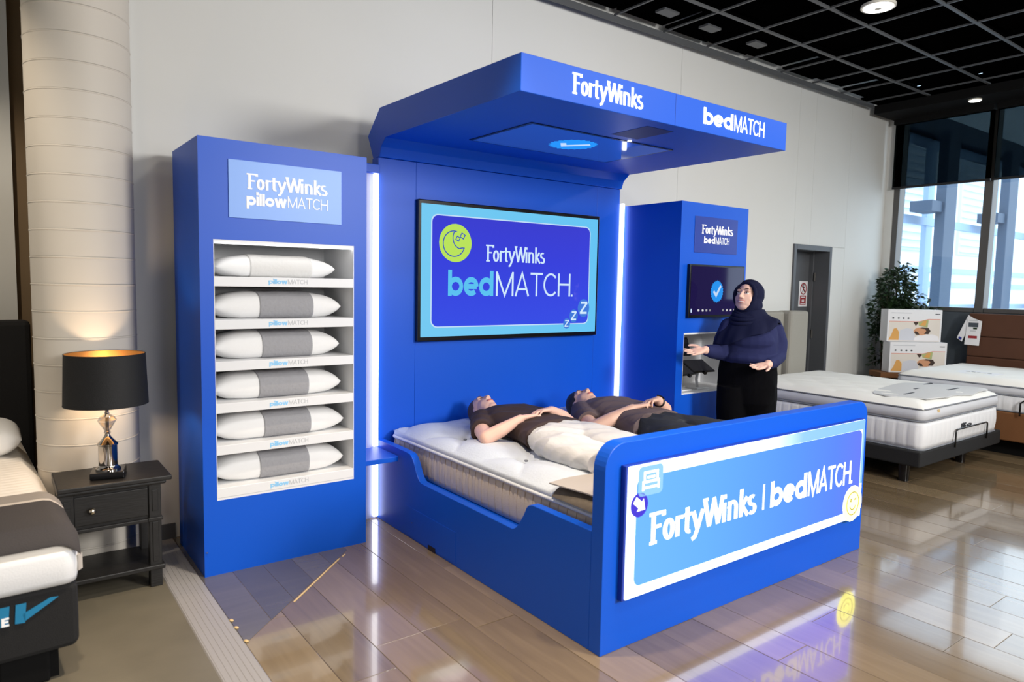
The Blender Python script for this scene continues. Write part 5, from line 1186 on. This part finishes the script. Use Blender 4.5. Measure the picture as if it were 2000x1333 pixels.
hand(bw, Q(-.388, .205, 1.079), Dv(-.86, .40, -.16), Dv(.1, .55, .80), Dv(-.1, -.6, .85), .98, (4, 8, 6), 1.3, 1.0)
hand(bw, Q(.076, .250, .984), Dv(-.84, .50, -.16), Dv(.0, .50, .86), Dv(.55, .5, .4), .98, (4, 10, 8), 1.1, 1.3)
for a in (-.155, .03):
    limb(bw, [(Q(a, 0, .80), .10), (Q(a, 0, .46), .068), (Q(a, -.02, .10), .045)]); bw.capsule(Q(a, -.03, .045), .042, Q(a - .06, .13, .032), .032)
link('body', remesh(bw, 'body', .0045, 4), 'skin', pw_)
face_bits(pw_, PW, FW, SW, UW, 1.03, smile=True)
# fitted top
tp = MB(); bodyloft(tp, [(.955, .203, .155, 0, .0)] + torso[1:], 32, 2.2, .010)
tp.ell(Q(C, .10, 1.15), sx_ * .176, fy_ * .10, (0, 0, .095)); tp.ell(Q(C, .03, 1.02), sx_ * .215, fy_ * .175, (0, 0, .07))
for arm in (armR, armL):
    pts = [(p, r + .008) for p, r in arm]; limb(tp, pts[:-1])
    (p, r), (q, s) = pts[-2], pts[-1]; d_ = (q - p).normalized(); u_ = d_.orthogonal().normalized(); v_ = d_.cross(u_)
    tp.loft([(p, u_ * r, v_ * r), (q - d_ * .012, u_ * s, v_ * s)], 18)
link('navy_top', folds(remesh(tp, 'navy_top', .006, 4), .003, 24, 3), 'navy_top', pw_)
# wide black trousers
bt = MB(); bodyloft(bt, [(.58, .150, .09, 0, 0), (.68, .195, .150, 0, 0), (.80, .214, .172, -.005, 0), (.90, .216, .170, -.005, .0), (.965, .208, .165, 0, .005), (.99, .205, .160, 0, .01)], 32, 2.3)
for a, b_ in ((-.17, -.165), (.04, .03)):
    bt.loft([(Q(a, 0, .80), sx_ * .115, fy_ * .160), (Q(a, 0, .6), sx_ * .112, fy_ * .145), (Q(b_, -.01, .3), sx_ * .105, fy_ * .12), (Q(b_, -.02, .035), sx_ * .115, fy_ * .125)], 26, 2.2)
link('black_trousers', folds(remesh(bt, 'black_trousers', .007, 4), .005, 20, 6), 'black_pants', pw_)
for a in (-.165, .03):
    sh_ = MB(); sh_.capsule(Q(a, -.03, .046), .045, Q(a - .06, .14, .036), .035); me = remesh(sh_, 'shoe', .006, 3); link('shoe', me, 'black', pw_)
# hijab: hood, throat wrap and draped cape with a slanting hem
hj = MB()
hj.ell(PW(-.032, 0, .022), SW * .097, FW * .090, UW * .108, 26, 16); hj.ell(PW(-.006, 0, .074), SW * .078, FW * .077, UW * .054, 22, 14)
hj.ell(PW(-.028, 0, -.055), SW * .100, FW * .093, UW * .105)
fo = [PW(.048 + .010 * math.sin(t), 0.080 * math.cos(t), .002 + .082 * math.sin(t)) if math.sin(t) > 0 else PW(.050 - .016 * math.sin(t) * 0 + .012 * math.sin(t), .080 * math.cos(t), .002 + .114 * math.sin(t)) for t in [2 * math.pi * i / 32 for i in range(32)]]
hj.tube(fo, .0145, 10, True)
link('hijab_hood', folds(remesh(hj, 'hijab_hood', .0045, 3), .004, 40, 9), 'navy', pw_)
cp_ = MB(); ringsC = []
prof_c = [(0.0, 1.375, .092, .088, .0), (.18, 1.345, .105, .108, .02), (.38, 1.310, .140, .125, .10), (.60, 1.268, .200, .155, .40), (.8, 1.225, .222, .190, .8), (1.0, 1.185, .228, .208, 1.0)]
for t, z, a, b, sl in prof_c:
    ring = []
    for i in range(72):
        th_ = 2 * math.pi * i / 72; ca, sa2 = math.cos(th_), math.sin(th_)
        wob = (1 + .030 * t * math.sin(9 * th_ + 2.2 + 2 * t) + .018 * t * math.sin(17 * th_ - 3 * t)) * (1 + .15 * t * max(0, -ca) - .10 * t * max(0, ca))
        zz = z + sl * (.085 * ca - .03 * max(0, sa2)) + .012 * t * math.sin(5 * th_ + 1)
        p = Q(C + .0, .01 + .012 * t, zz) + sx_ * a * wob * math.copysign(abs(ca) ** .9, ca) + fy_ * b * wob * math.copysign(abs(sa2) ** .9, sa2)
        ring.append(p)
    ringsC.append(ring)
cp_.rings(ringsC, caps=False)
co_ = cp_.build('hijab_cape', 'navy', pw_, smooth=True)
so2 = co_.modifiers.new('solid', 'SOLIDIFY'); so2.thickness = .006; so2.offset = 1
sb2 = co_.modifiers.new('sub', 'SUBSURF'); sb2.levels = 1; sb2.render_levels = 2
for k in range(4):   # folds of the wrap around the throat
    pts = [PW(-.03, 0, -.10) + V((0, 0, -.020 * k)) + sx_ * (.085 + .014 * k) * math.cos(t) + fy_ * (.082 + .016 * k) * math.sin(t) + V((0, 0, -.035 * max(0, math.sin(t)) - .012 * math.cos(t + k))) for t in [2 * math.pi * i / 36 for i in range(36)]]
    MB().tube(pts, .0165, 10, True).build('hijab_fold', 'navy', pw_, smooth=True)
